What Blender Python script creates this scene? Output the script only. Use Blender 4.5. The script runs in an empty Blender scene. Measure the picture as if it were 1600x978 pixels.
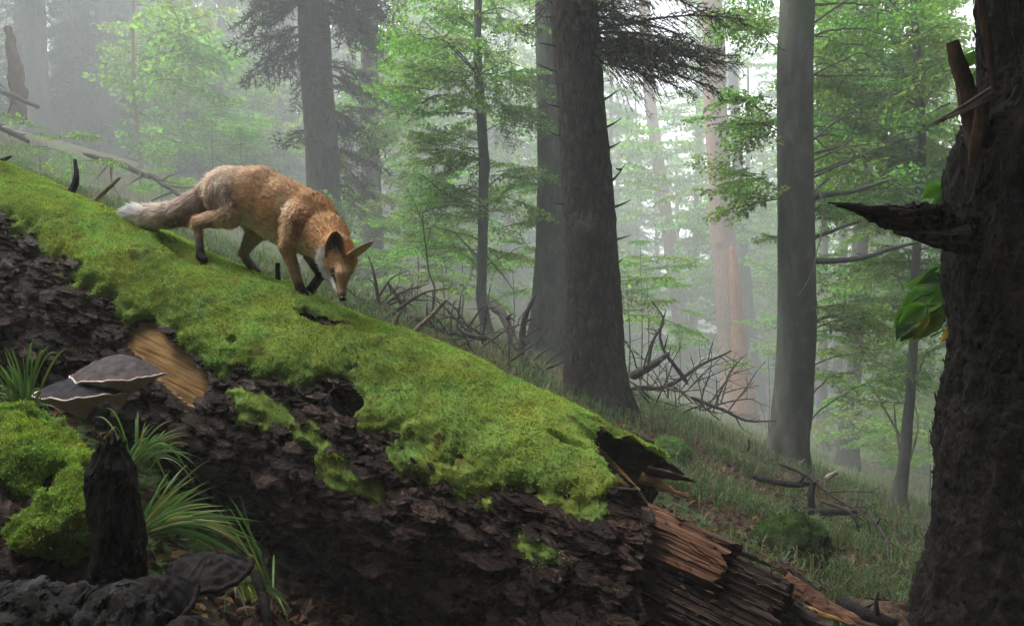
import bpy, math
import numpy as np
from mathutils import Vector, Matrix

# ------------------------------------------------------------------ camera, world, sun, exposure
sc = bpy.context.scene
C = sc.collection
F = 1256.0          # focal length in pixels of the 1600 px wide photograph
CZ = 1.15           # camera height
cam_d = bpy.data.cameras.new('camera')
cam = bpy.data.objects.new('camera', cam_d); C.objects.link(cam)
cam.location = (0, 0, CZ); cam.rotation_euler = (math.radians(90), 0, 0)
cam_d.sensor_width = 36.0; cam_d.lens = 36.0 * F / 1600.0
cam_d.clip_start = 0.05; cam_d.clip_end = 500
sc.camera = cam

SUN_EL, SUN_AZ = 62.0, -78.0
world = bpy.data.worlds.new('World'); sc.world = world; world.use_nodes = True
wn, wl = world.node_tree.nodes, world.node_tree.links
sky = wn.new('ShaderNodeTexSky'); sky.sky_type = 'NISHITA'; sky.sun_disc = False
sky.sun_elevation = math.radians(SUN_EL); sky.sun_rotation = math.radians(SUN_AZ)
sky.air_density = 1.0; sky.dust_density = 4.0; sky.ozone_density = 1.0
hs = wn.new('ShaderNodeHueSaturation'); hs.inputs['Saturation'].default_value = 0.22
wl.new(sky.outputs[0], hs.inputs['Color']); wl.new(hs.outputs[0], wn['Background'].inputs['Color'])
wn['Background'].inputs['Strength'].default_value = 0.15
sun_d = bpy.data.lights.new('sun', 'SUN'); sun_d.energy = 1.5; sun_d.angle = math.radians(16); sun_d.color = (1, 0.96, 0.88)
sun = bpy.data.objects.new('sun', sun_d); C.objects.link(sun)
_e, _a = math.radians(SUN_EL), math.radians(SUN_AZ)
sun.rotation_euler = Vector((-math.cos(_e)*math.sin(_a), -math.cos(_e)*math.cos(_a), -math.sin(_e))).to_track_quat('-Z', 'Y').to_euler()
sc.view_settings.view_transform = 'Standard'; sc.view_settings.look = 'None'
sc.view_settings.gamma = 1.0; sc.view_settings.exposure = 2.15
sc.render.engine = 'CYCLES'
cy = sc.cycles
cy.max_bounces = 6; cy.diffuse_bounces = 3; cy.glossy_bounces = 2; cy.transmission_bounces = 3
cy.volume_bounces = 2; cy.transparent_max_bounces = 4; cy.caustics_reflective = False; cy.caustics_refractive = False
cy.use_denoising = True; cy.use_adaptive_sampling = True; cy.adaptive_threshold = 0.02
cy.sample_clamp_indirect = 6.0
HAZE = 0.0078

# ------------------------------------------------------------------ helpers
rng = np.random.default_rng(11)
def at(px, py, d):                       # a point of the place seen at a pixel, d metres into the scene
    return np.array([(px-800.0)/F*d, d, CZ+(489.0-py)/F*d])
def A(*v): return np.array(v, float)
def nrm(v):
    v = np.asarray(v, float); return v/np.maximum(np.linalg.norm(v, axis=-1, keepdims=True), 1e-9)
def smooth(a, b, x):
    t = np.clip((x-a)/(b-a), 0, 1); return t*t*(3-2*t)

def _hash(ix, iy, iz, seed):
    h = (ix*374761393 + iy*668265263 + iz*2147483647 + seed*1274126177) & 0xffffffff
    h = ((h ^ (h >> 13))*1274126177) & 0xffffffff
    return (h ^ (h >> 16)) & 0xffff
def noise(p, seed=0):                    # 3-D value-gradient noise, about -1..1
    p = np.asarray(p, float); i = np.floor(p).astype(np.int64); f = p-i
    u = f*f*f*(f*(f*6-15)+10); out = np.zeros(p.shape[:-1])
    for dx in (0, 1):
        for dy in (0, 1):
            for dz in (0, 1):
                h = _hash(i[..., 0]+dx, i[..., 1]+dy, i[..., 2]+dz, seed)
                gx = (h & 31)/15.5-1; gy = ((h >> 5) & 31)/15.5-1; gz = ((h >> 10) & 31)/15.5-1
                w = (u[..., 0] if dx else 1-u[..., 0])*(u[..., 1] if dy else 1-u[..., 1])*(u[..., 2] if dz else 1-u[..., 2])
                out += w*(gx*(f[..., 0]-dx)+gy*(f[..., 1]-dy)+gz*(f[..., 2]-dz))
    return out*1.3
def fbm(p, o=4, seed=0):
    p = np.asarray(p, float); s = np.zeros(p.shape[:-1]); a = 1.0; t = 0
    for k in range(o):
        s += a*noise(p*(2.03**k), seed+k*7); t += a; a *= 0.5
    return s/t*1.6

class MB:
    def __init__(s): s.V = []; s.T = []; s.Q = []; s.tm = []; s.qm = []; s.C = []; s.n = 0
    def add(s, V, T=None, Q=None, col=None, mi=0):
        V = np.asarray(V, float).reshape(-1, 3)
        if T is not None and len(T): T = np.asarray(T).reshape(-1, 3); s.T.append(T+s.n); s.tm.append(np.full(len(T), mi))
        if Q is not None and len(Q): Q = np.asarray(Q).reshape(-1, 4); s.Q.append(Q+s.n); s.qm.append(np.full(len(Q), mi))
        if col is None: col = np.ones((len(V), 3))*0.5
        col = np.asarray(col, float)
        if col.ndim == 1: col = np.tile(col, (len(V), 1))
        s.V.append(V); s.C.append(col); s.n += len(V)
        return s
    def build(s, name, mats, parent=None, sm=True, lp=None, origin=None):
        V = np.concatenate(s.V); Cc = np.concatenate(s.C)
        T = np.concatenate(s.T) if s.T else np.zeros((0, 3), int); Q = np.concatenate(s.Q) if s.Q else np.zeros((0, 4), int)
        mi = np.concatenate((s.tm or [np.zeros(0, int)]) + (s.qm or [np.zeros(0, int)]))
        o = mesh_obj(name, V, T, Q, mi, Cc, mats, parent, sm, lp, origin)
        return o
def wloc(o):
    p = np.zeros(3)
    while o is not None:
        p = p+np.array(o.location); o = o.parent
    return p
def mesh_data(name, V, T, Q, mi, Cc, mats, sm=True, lp=None):
    me = bpy.data.meshes.new(name)
    me.vertices.add(len(V)); me.vertices.foreach_set('co', np.ascontiguousarray(V, np.float32).ravel())
    nl = len(T)*3+len(Q)*4; me.loops.add(nl)
    me.loops.foreach_set('vertex_index', np.concatenate([T.ravel(), Q.ravel()]).astype(np.int32))
    me.polygons.add(len(T)+len(Q))
    st = np.concatenate([np.arange(len(T))*3, len(T)*3+np.arange(len(Q))*4]).astype(np.int32)
    me.polygons.foreach_set('loop_start', st)
    me.polygons.foreach_set('material_index', mi.astype(np.int32))
    me.polygons.foreach_set('use_smooth', np.full(len(T)+len(Q), sm))
    at_ = me.attributes.new('col', 'FLOAT_COLOR', 'POINT')
    at_.data.foreach_set('color', np.concatenate([Cc, np.ones((len(V), 1))], 1).astype(np.float32).ravel())
    if lp is not None:
        a2 = me.attributes.new('lp', 'FLOAT_VECTOR', 'POINT'); a2.data.foreach_set('vector', np.asarray(lp, np.float32).ravel())
    me.update(calc_edges=True)
    for m in (mats if isinstance(mats, (list, tuple)) else [mats]): me.materials.append(m)
    return me
def mesh_obj(name, V, T, Q, mi, Cc, mats, parent=None, sm=True, lp=None, origin=None):
    if origin is None: origin = wloc(parent) if parent is not None else np.zeros(3)
    me = mesh_data(name, V-origin, T, Q, mi, Cc, mats, sm, lp)
    o = bpy.data.objects.new(name, me); C.objects.link(o)
    if parent is not None: o.parent = parent
    else: o.location = origin
    return o
def tag(o, label=None, cat=None, group=None, kind=None):
    if label: o['label'] = label
    if cat: o['category'] = cat
    if group: o['group'] = group
    if kind: o['kind'] = kind
    return o
def thing(name, loc, label, cat, group=None):
    o = bpy.data.objects.new(name, None); C.objects.link(o); o.location = tuple(float(x) for x in loc)
    o.empty_display_size = 0.1
    return tag(o, label, cat, group)

def resample(P, R, n):
    P = np.asarray(P, float); R = np.asarray(R, float)
    d = np.concatenate([[0], np.cumsum(np.linalg.norm(np.diff(P, axis=0), axis=1))]); t = np.linspace(0, d[-1], n)
    m = np.gradient(P, d, axis=0) if len(P) > 2 else None
    out = np.empty((n, 3)); idx = np.clip(np.searchsorted(d, t, 'right')-1, 0, len(d)-2)
    h = (d[idx+1]-d[idx])[:, None]; u = ((t-d[idx])[:, None])/h
    if m is None: out = P[idx]*(1-u)+P[idx+1]*u
    else:
        h00 = 2*u**3-3*u**2+1; h10 = u**3-2*u**2+u; h01 = -2*u**3+3*u**2; h11 = u**3-u**2
        out = h00*P[idx]+h10*h*m[idx]+h01*P[idx+1]+h11*h*m[idx+1]
    return out, np.interp(t, d, R)
def frames(P):
    T = nrm(np.gradient(P, axis=0)); N = np.empty_like(P); 
    a = A(1, 0, 0) if abs(T[0][0]) < 0.9 else A(0, 0, 1)
    n = nrm(a-T[0]*np.dot(a, T[0]))
    for i in range(len(P)):
        n = nrm(n-T[i]*np.dot(n, T[i])); N[i] = n
    return T, N, np.cross(T, N)
def tube(P, R, k=8, cap=True, disp=None, flat=1.0):
    P = np.asarray(P, float); n = len(P); R = np.broadcast_to(np.asarray(R, float), (n,))
    T, N, B = frames(P); a = np.linspace(0, 2*np.pi, k, endpoint=False)
    D = np.cos(a)[None, :, None]*N[:, None]+flat*np.sin(a)[None, :, None]*B[:, None]
    rr = R[:, None, None]
    V = P[:, None]+D*rr
    if disp is not None:
        V = V+D*disp(V)[..., None]
    V = V.reshape(-1, 3); i = np.arange(n-1)[:, None]*k; j = np.arange(k)[None]; j2 = (j+1) % k
    Q = np.stack([i+j, i+j2, i+k+j2, i+k+j], -1).reshape(-1, 4); Tt = []
    if cap:
        V = np.concatenate([V, P[:1], P[-1:]]); c0, c1 = n*k, n*k+1; jj = np.arange(k); j3 = (jj+1) % k
        Tt = np.concatenate([np.stack([np.full(k, c0), j3, jj], -1), np.stack([np.full(k, c1), (n-1)*k+jj, (n-1)*k+j3], -1)])
    return V, Tt, Q

# ------------------------------------------------------------------ materials
def mat(name):
    m = bpy.data.materials.new(name); m.use_nodes = True; nt = m.node_tree
    return m, nt.nodes, nt.links, nt.nodes['Principled BSDF']
def ramp(n, stops):
    r = n.new('ShaderNodeValToRGB'); e = r.color_ramp.elements
    while len(e) < len(stops): e.new(0.5)
    for k, (p, c) in enumerate(stops): e[k].position = p; e[k].color = (*c, 1)
    return r
def bark_mat(name, stops, scale=(1, 1, 0.25), ns=18.0, detail=8, bump=0.6, dist=0.01, rough=0.9, src='Object', moss=None, cracks=0.0, spec=0.25):
    m, n, l, b = mat(name)
    if src == 'Object':
        tc = n.new('ShaderNodeTexCoord'); out = tc.outputs['Object']
    else:
        tc = n.new('ShaderNodeAttribute'); tc.attribute_name = 'lp'; out = tc.outputs['Vector']
    mp = n.new('ShaderNodeMapping'); mp.inputs['Scale'].default_value = scale; l.new(out, mp.inputs['Vector'])
    t = n.new('ShaderNodeTexNoise'); t.inputs['Scale'].default_value = ns; t.inputs['Detail'].default_value = detail; t.inputs['Roughness'].default_value = 0.65; t.inputs['Distortion'].default_value = 0.4
    l.new(mp.outputs[0], t.inputs['Vector'])
    r = ramp(n, stops); l.new(t.outputs['Fac'], r.inputs[0]); col = r.outputs[0]; hgt = t.outputs['Fac']
    if cracks:
        v = n.new('ShaderNodeTexVoronoi'); v.feature = 'DISTANCE_TO_EDGE'; v.inputs['Scale'].default_value = ns*(0.5 if src == 'Object' else 0.8)
        mx = n.new('ShaderNodeMixRGB'); mx.inputs['Fac'].default_value = 0.12; l.new(mp.outputs[0], mx.inputs[1]); l.new(t.outputs['Color'], mx.inputs[2]); l.new(mx.outputs[0], v.inputs['Vector'])
        cr = ramp(n, [(0.0, (0, 0, 0)), (0.25, (1, 1, 1))]); l.new(v.outputs['Distance'], cr.inputs[0])
        ad = n.new('ShaderNodeMath'); ad.operation = 'MULTIPLY_ADD'; ad.inputs[1].default_value = cracks; mk_ = n.new('ShaderNodeMixRGB'); mk_.blend_type = 'MULTIPLY'; mk_.inputs[0].default_value = .75; cl_ = ramp(n, [(0.02, (.12, .1, .1)), (0.2, (1, 1, 1))]); l.new(v.outputs['Distance'], cl_.inputs[0]); l.new(col, mk_.inputs[1]); l.new(cl_.outputs[0], mk_.inputs[2]); col = mk_.outputs[0]; l.new(cr.outputs[0], ad.inputs[0]); l.new(t.outputs['Fac'], ad.inputs[2]); hgt = ad.outputs[0]  # cracks darkened in the colour too, standing in for weak bump shading
    n2 = n.new('ShaderNodeTexNoise'); n2.inputs['Scale'].default_value = 1.6; n2.inputs['Detail'].default_value = 5; l.new(out, n2.inputs['Vector'])
    if moss is not None:
        lo, hi, mc = moss
        mr = ramp(n, [(lo, (0, 0, 0)), (hi, (1, 1, 1))]); l.new(n2.outputs['Fac'], mr.inputs[0])
        mm = n.new('ShaderNodeMixRGB'); l.new(mr.outputs[0], mm.inputs['Fac']); l.new(col, mm.inputs[1]); mm.inputs[2].default_value = (*mc, 1); col = mm.outputs[0]
    l.new(col, b.inputs['Base Color']); b.inputs['Roughness'].default_value = rough
    b.inputs['Specular IOR Level'].default_value = spec
    bp = n.new('ShaderNodeBump'); bp.inputs['Strength'].default_value = bump; bp.inputs['Distance'].default_value = dist
    l.new(hgt, bp.inputs['Height']); l.new(bp.outputs[0], b.inputs['Normal'])
    return m
def col_mat(name, trans=0.0, rough=0.85, spec=0.2, mul=1.0):
    m, n, l, b = mat(name)
    a = n.new('ShaderNodeAttribute'); a.attribute_name = 'col'; col = a.outputs['Color']
    l.new(col, b.inputs['Base Color']); b.inputs['Roughness'].default_value = rough; b.inputs['Specular IOR Level'].default_value = spec
    if trans:
        t = n.new('ShaderNodeBsdfTranslucent'); mx = n.new('ShaderNodeMixShader'); mx.inputs[0].default_value = trans
        g = n.new('ShaderNodeMixRGB'); g.blend_type = 'MULTIPLY'; g.inputs[0].default_value = 1; g.inputs[2].default_value = (1.7, 2.1, 1.15, 1)
        l.new(col, g.inputs[1]); l.new(g.outputs[0], t.inputs['Color']); l.new(b.outputs[0], mx.inputs[1]); l.new(t.outputs[0], mx.inputs[2])
        l.new(mx.outputs[0], n['Material Output'].inputs['Surface'])
    return m
M = {}
M['fir'] = bark_mat('fir_bark', [(0.3, (0.016, 0.012, 0.010)), (0.55, (0.06, 0.045, 0.037)), (0.75, (0.14, 0.112, 0.094))], (1, 1, 0.42), 26, 10, 1.0, 0.035, cracks=0.7, moss=(0.58, 0.75, (0.05, 0.07, 0.03)))
M['beech'] = bark_mat('beech_bark', [(0.3, (0.035, 0.038, 0.035)), (0.5, (0.065, 0.068, 0.06)), (0.75, (0.125, 0.13, 0.115))], (1, 1, 0.35), 9, 10, 0.35, 0.008, moss=(0.5, 0.72, (0.05, 0.085, 0.04)))
M['grey'] = bark_mat('grey_bark', [(0.3, (0.03, 0.027, 0.028)), (0.55, (0.07, 0.064, 0.063)), (0.8, (0.13, 0.12, 0.115))], (1, 1, 0.3), 12, 9, 0.5, 0.012, moss=(0.56, 0.75, (0.06, 0.085, 0.045)))
M['pine'] = bark_mat('pine_bark', [(0.3, (0.1, 0.065, 0.05)), (0.55, (0.2, 0.135, 0.105)), (0.8, (0.3, 0.2, 0.15))], (1, 1, 0.3), 12, 9, 0.6, 0.015, moss=(0.6, 0.8, (0.07, 0.085, 0.05)))
M['rot'] = bark_mat('rotten_wood', [(0.3, (0.06, 0.025, 0.014)), (0.5, (0.17, 0.07, 0.035)), (0.75, (0.3, 0.15, 0.08))], (1, 1, 0.15), 22, 9, 0.8, 0.012)
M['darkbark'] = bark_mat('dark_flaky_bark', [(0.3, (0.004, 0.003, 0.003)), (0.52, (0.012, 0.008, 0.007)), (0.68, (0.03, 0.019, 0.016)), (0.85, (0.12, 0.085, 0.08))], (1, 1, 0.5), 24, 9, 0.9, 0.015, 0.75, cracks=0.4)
M['logbark'] = bark_mat('log_bark', [(0.28, (0.012, 0.005, 0.004)), (0.48, (0.05, 0.024, 0.017)), (0.62, (0.11, 0.058, 0.044)), (0.8, (0.24, 0.155, 0.135))], (0.4, 1, 1), 24, 9, 1.0, 0.016, 0.5, src='lp', cracks=0.4, spec=0.35)
M['logwood'] = bark_mat('log_wood', [(0.3, (0.22, 0.11, 0.04)), (0.52, (0.46, 0.27, 0.1)), (0.72, (0.62, 0.4, 0.18))], (0.09, 1, 1), 60, 8, 0.7, 0.006, 0.7, src='lp')
M['redwood'] = bark_mat('log_red_wood', [(0.3, (0.035, 0.016, 0.011)), (0.5, (0.13, 0.06, 0.036)), (0.72, (0.3, 0.165, 0.1))], (0.1, 1, 1), 50, 9, 0.8, 0.008, 0.7, src='lp')
M['oldwood'] = bark_mat('log_old_wood', [(0.3, (0.008, 0.005, 0.004)), (0.52, (0.038, 0.022, 0.017)), (0.75, (0.11, 0.062, 0.047))], (0.08, 1, 1), 60, 9, 0.9, 0.008, 0.6, src='lp', spec=0.4)
M['deadwood'] = bark_mat('dead_branch', [(0.3, (0.018, 0.015, 0.012)), (0.55, (0.045, 0.036, 0.03)), (0.8, (0.1, 0.08, 0.068))], (1, 1, 1), 25, 7, 0.5, 0.006)
M['palewood'] = bark_mat('pale_dead_wood', [(0.3, (0.12, 0.09, 0.07)), (0.55, (0.25, 0.2, 0.165)), (0.8, (0.4, 0.33, 0.28))], (1, 1, 1), 25, 7, 0.5, 0.006)
M['twig'] = bark_mat('twig_bark', [(0.3, (0.03, 0.028, 0.022)), (0.7, (0.09, 0.08, 0.065))], (1, 1, 1), 20, 4, 0.2, 0.004)
M['greyrot'] = bark_mat('grey_rotten_bark', [(0.3, (0.006, 0.005, 0.005)), (0.52, (0.022, 0.019, 0.02)), (0.75, (0.08, 0.07, 0.074))], (1, 1, 1), 28, 9, 1.0, 0.012, .6, cracks=.5, spec=.3)
M['brownwood'] = bark_mat('brown_wood', [(0.3, (0.025, 0.015, 0.01)), (0.52, (0.09, 0.052, 0.032)), (0.75, (0.19, 0.115, 0.07))], (1, 1, 0.15), 30, 9, 0.9, 0.012)
M['leaf'] = col_mat('leaf_green', 0.5, 0.6, 0.3)
M['needle'] = col_mat('fir_needles', 0.12, 0.7, 0.2)
M['blade'] = col_mat('grass_blade', 0.3, 0.5, 0.35)
M['moss'] = col_mat('moss', 0.25, 0.95, 0.05)
M['litter'] = col_mat('dead_leaves', 0.15, 0.8, 0.2)
M['fur'] = col_mat('fur', 0.0, 0.75, 0.15)
M['coat'] = col_mat('fox_coat', 0.0, 0.9, 0.05)

def flat_mat(name, c, rough=0.5, spec=0.5, ns=40, var=0.25):
    m, n, l, b = mat(name)
    tc = n.new('ShaderNodeTexCoord'); t = n.new('ShaderNodeTexNoise'); t.inputs['Scale'].default_value = ns; t.inputs['Detail'].default_value = 5
    l.new(tc.outputs['Object'], t.inputs['Vector'])
    r = ramp(n, [(0.3, tuple(x*(1-var) for x in c)), (0.7, tuple(min(1, x*(1+var)) for x in c))]); l.new(t.outputs['Fac'], r.inputs[0]); l.new(r.outputs[0], b.inputs['Base Color'])
    b.inputs['Roughness'].default_value = rough; b.inputs['Specular IOR Level'].default_value = spec
    bp = n.new('ShaderNodeBump'); bp.inputs['Strength'].default_value = 0.3; bp.inputs['Distance'].default_value = 0.003; l.new(t.outputs['Fac'], bp.inputs['Height']); l.new(bp.outputs[0], b.inputs['Normal'])
    return m
M['eye'] = flat_mat('fox_eye', (0.012, 0.007, 0.004), 0.1, 0.6, 10, 0.1)
M['nose'] = flat_mat('fox_nose', (0.01, 0.009, 0.009), 0.35, 0.5, 300, 0.2)
M['conk'] = flat_mat('conk_cap', (0.085, 0.072, 0.075), 0.8, 0.12, 22, 0.35)
M['conkdark'] = flat_mat('conk_dark_cap', (0.03, 0.03, 0.04), 0.7, 0.2, 40, 0.4)
M['conkrim'] = flat_mat('conk_rim', (0.75, 0.66, 0.6), 0.6, 0.3, 30, 0.1)
M['conkpore'] = flat_mat('conk_pores', (0.72, 0.62, 0.5), 0.8, 0.2, 150, 0.15)
M['capcol'] = col_mat('conk_bands', 0, .75, .15)
M['oldconk'] = flat_mat('old_conk', (0.012, 0.01, 0.01), 0.85, 0.15, 60, 0.6)

# ------------------------------------------------------------------ terrain
def plane(x, y): return -0.34*30*np.tanh(np.asarray(x, float)/30)
CTRL = []          # (x, y, z) heights read off the bases of the trees
def ctrl(px, py, d): p = at(px, py, d); CTRL.append(p); return p
def terrain(x, y, rough=True):
    x = np.asarray(x, float); y = np.asarray(y, float); h = plane(x, y)
    num = np.zeros_like(h); den = np.full_like(h, 0.35)
    for p in CTRL:
        s = 0.16*p[1]+0.25; w = np.exp(-((x-p[0])**2+(y-p[1])**2)/(2*s*s)); r = p[2]-plane(p[0], p[1]); num += w*r; den += w
    h = h+num/den*1.12
    h = h-0.3*np.exp(-(((x+0.45)/0.75)**2+((y-2.3)/0.55)**2))         # hollow under the log, dug to deepen the shade there
    if rough:
        q = np.stack([x, y, np.zeros_like(x)], -1)
        h = h+0.05*fbm(q*1.3, 4, 3)+0.018*fbm(q*6, 2, 9)
    return h
def gz(x, y): return float(terrain(np.array([x]), np.array([y]))[0])
# tree table: kind, d, label, [(px, py, width px)...], base last
TR = []
def fd(d): return d if d < 18 else 18+(d-18)*2.1     # how the far forest recedes
def T(kind, d, label, pts, k=28, cat='tree', name='tree', group=None, roots=True):
    d = fd(d)
    TR.append(dict(kind=kind, d=d, label=label, pts=pts, k=k, cat=cat, name=name, group=group, roots=roots))
    px, py, w = pts[-1]; ctrl(px, py, d)
    return TR[-1]
T('fir', 8.0, 'thick rough-barked fir in the middle, with dead spikes and one bough', [(890, -60, 72), (895, 0, 74), (903, 100, 75), (911, 200, 78), (920, 326, 80), (928, 489, 87), (930, 600, 98), (933, 660, 116), (934, 700, 140)], 48, name='fir_tree')
T('beech', 13.0, 'smooth grey beech half hidden behind the thick fir', [(861, -60, 50), (861, 0, 50), (864, 150, 52), (866, 300, 52), (862, 400, 53), (857, 489, 57), (853, 550, 66), (851, 578, 84)], 32, name='beech_tree')
T('beech', 12.0, 'thin kinked young tree between the fox and the smooth grey trunk', [(748, -60, 12), (747, 0, 12), (746, 80, 13), (751, 170, 15), (756, 245, 16), (757, 258, 20), (756, 275, 16), (755, 330, 15), (753, 430, 16), (752, 465, 17), (758, 500, 18), (762, 532, 25)], 16, name='young_tree')
T('grey', 19.0, 'dark conifer with drooping black boughs rising behind the fox', [(487, -60, 46), (489, 0, 47), (494, 100, 50), (500, 200, 50), (507, 320, 52), (511, 390, 58), (512, 425, 72)], 24, name='conifer_tree')
T('grey', 30.0, 'misty grey trunk standing at the upper left edge', [(52, -60, 32), (53, 0, 32), (56, 100, 33), (60, 180, 38), (62, 202, 48)], 16, name='conifer_tree')
T('grey', 32.0, 'dark misty conifer clothed in boughs on the upper left slope', [(163, -60, 28), (165, 0, 28), (168, 120, 34), (175, 240, 40), (177, 258, 50)], 16, name='conifer_tree')
T('pine', 25.0, 'thin pale stem left of the fox tail on the misty slope', [(208, -40, 5), (210, 140, 6), (215, 200, 7), (221, 275, 9)], 8, name='young_tree')
T('grey', 36.0, 'grey misty trunk above the white tail tip', [(282, -60, 20), (285, 130, 22), (290, 200, 24), (294, 300, 30)], 12, name='tree')
T('grey', 33.0, 'thin dark stem left of the dark conifer', [(411, -60, 7), (413, 120, 8), (415, 250, 9), (416, 330, 11)], 8, name='young_tree')
T('grey', 22.0, 'short thick trunk in the green mist right of the fox ear', [(577, -60, 27), (578, 200, 29), (581, 330, 32), (584, 400, 36), (586, 436, 48)], 14, name='tree')
T('pine', 42.0, 'pale pinkish distant trunk left of the thin kinked tree', [(640, -60, 12), (643, 145, 13), (646, 270, 14), (648, 400, 18)], 10, name='pine_tree')
T('pine', 34.0, 'pale leaning trunk dissolving in mist right of the thick fir', [(1004, -60, 17), (1015, 150, 18), (1040, 330, 20), (1060, 480, 24), (1072, 575, 30)], 12, name='pine_tree')
T('pine', 26.0, 'pale misty pine with a long orange bark wound', [(1109, -60, 32), (1112, 0, 32), (1118, 150, 35), (1125, 300, 37), (1140, 480, 43), (1150, 600, 50), (1153, 650, 66)], 20, name='pine_tree')
T('grey', 30.0, 'grey trunk just behind the wounded pine', [(1150, 200, 16), (1163, 430, 20), (1175, 560, 24), (1182, 650, 34)], 12, name='tree')
T('grey', 36.0, 'thin dark misty stem right of the pale leaning trunk', [(1092, -40, 7), (1088, 340, 9), (1082, 520, 11), (1081, 590, 14)], 8, name='young_tree')
T('beech', 9.5, 'dark smooth beech with bare side branches, right of centre', [(1248, -60, 51), (1246, 0, 52), (1243, 100, 53), (1242, 200, 54), (1243, 326, 56), (1244, 420, 57), (1245, 520, 58), (1241, 600, 57), (1236, 660, 61), (1229, 710, 68), (1224, 750, 86)], 40, name='beech_tree')
T('beech', 11.0, 'thin curved beech standing left of the black foreground trunk', [(1425, -60, 10), (1427, 0, 10), (1438, 150, 12), (1440, 200, 13), (1432, 380, 13), (1428, 520, 14), (1420, 640, 15), (1410, 740, 19), (1402, 790, 30)], 14, name='young_tree')
T('grey', 24.0, 'misty slim trunk first to the right of the dark beech', [(1290, -60, 12), (1287, 380, 13), (1286, 520, 14), (1284, 700, 20)], 10, name='tree')
T('grey', 26.0, 'misty slim trunk second to the right of the dark beech', [(1325, -60, 12), (1318, 380, 14), (1310, 560, 16), (1303, 700, 20)], 10, name='tree')
T('grey', 20.0, 'stouter misty trunk third to the right of the dark beech', [(1368, -60, 22), (1345, 370, 24), (1335, 520, 26), (1325, 725, 34)], 12, name='tree')
T('grey', 24.0, 'slim trunk behind the thin curved beech', [(1402, -60, 11), (1398, 390, 12), (1392, 540, 14), (1390, 735, 18)], 10, name='tree')
T('grey', 25.0, 'slim misty trunk showing beside the black foreground trunk low down', [(1462, -60, 9), (1455, 580, 10), (1445, 745, 14)], 8, name='tree')
T('grey', 28.0, 'faintest slim trunk against the edge of the black foreground trunk', [(1478, -60, 9), (1470, 580, 10), (1463, 730, 13)], 8, name='tree')
# further ground heights
for c in [(300, 800, 2.3), (600, 960, 2.2), (1245, 880, 5.2), (1045, 730, 5.8), (1350, 850, 4.6), (1150, 800, 5.4), (700, 520, 9.5), (600, 470, 9.5), (1030, 610, 9.5), (1300, 960, 3.6),
          (450, 440, 7.0), (250, 350, 12.0), (100, 280, 12.0), (60, 640, 2.7), (1100, 900, 3.4), (420, 940, 2.1), (800, 560, 9.0)]: ctrl(*c)

ys = np.concatenate([np.linspace(-20, 0.5, 24)[:-1], 0.5*np.power(110/0.5, np.linspace(0, 1, 330))])
us = np.sinh(np.linspace(-3.2, 3.2, 301))/np.sinh(3.2)
X = np.empty((len(ys), len(us))); Yg = np.repeat(ys[:, None], len(us), 1)
for i, y in enumerate(ys): X[i] = us*70
lin = np.linspace(-1, 1, 301)
for i, y in enumerate(ys):              # finer columns near the viewer
    X[i] = np.sign(lin)*np.where(np.abs(lin) < 0.85, np.abs(lin)/0.85*max(2.2, abs(y)*0.8+2.0), 0)
    w = max(2.2, abs(y)*0.8+2.0); far = np.abs(lin) >= 0.85
    X[i][far] = np.sign(lin[far])*(w+(np.abs(lin[far])-0.85)/0.15*(max(70, w+1)-w))
X = np.clip(X, -70-0*X, 70)
Zg = terrain(X, Yg)
nr, nc = X.shape; ii = np.arange(nr-1)[:, None]*nc; jj = np.arange(nc-1)[None]
Qg = np.stack([ii+jj, ii+jj+1, ii+nc+jj+1, ii+nc+jj], -1).reshape(-1, 4)
def ground_material():
    m, n, l, b = mat('forest_floor')
    tc = n.new('ShaderNodeTexCoord'); o = tc.outputs['Object']
    t1 = n.new('ShaderNodeTexNoise'); t1.inputs['Scale'].default_value = 0.9; t1.inputs['Detail'].default_value = 8; l.new(o, t1.inputs['Vector'])
    t2 = n.new('ShaderNodeTexNoise'); t2.inputs['Scale'].default_value = 30; t2.inputs['Detail'].default_value = 8; l.new(o, t2.inputs['Vector'])
    v = n.new('ShaderNodeTexVoronoi'); v.inputs['Scale'].default_value = 28; l.new(o, v.inputs['Vector'])
    br = ramp(n, [(0.3, (0.018, 0.011, 0.008)), (0.5, (0.055, 0.034, 0.022)), (0.7, (0.12, 0.07, 0.045))]); l.new(t2.outputs['Fac'], br.inputs[0])
    hv = n.new('ShaderNodeMixRGB'); hv.blend_type = 'OVERLAY'; hv.inputs[0].default_value = 0.5; l.new(br.outputs[0], hv.inputs[1]); l.new(v.outputs['Color'], hv.inputs[2])
    hh = n.new('ShaderNodeHueSaturation'); hh.inputs['Saturation'].default_value = 0.6; l.new(hv.outputs[0], hh.inputs['Color'])
    gr = ramp(n, [(0.3, (0.02, 0.035, 0.012)), (0.7, (0.07, 0.11, 0.035))]); l.new(t2.outputs['Fac'], gr.inputs[0])
    f = ramp(n, [(0.47, (0, 0, 0)), (0.56, (1, 1, 1))]); l.new(t1.outputs['Fac'], f.inputs[0])
    mx = n.new('ShaderNodeMixRGB'); l.new(f.outputs[0], mx.inputs[0]); l.new(br.outputs[0], mx.inputs[1]); l.new(gr.outputs[0], mx.inputs[2])
    l.new(mx.outputs[0], b.inputs['Base Color']); b.inputs['Roughness'].default_value = 0.95; b.inputs['Specular IOR Level'].default_value = 0.15
    bp = n.new('ShaderNodeBump'); bp.inputs['Strength'].default_value = 0.8; bp.inputs['Distance'].default_value = 0.03; l.new(t2.outputs['Fac'], bp.inputs['Height']); l.new(bp.outputs[0], b.inputs['Normal'])
    return m
g = MB().add(np.stack([X, Yg, Zg], -1), Q=Qg).build('forest_floor', ground_material())
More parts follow.
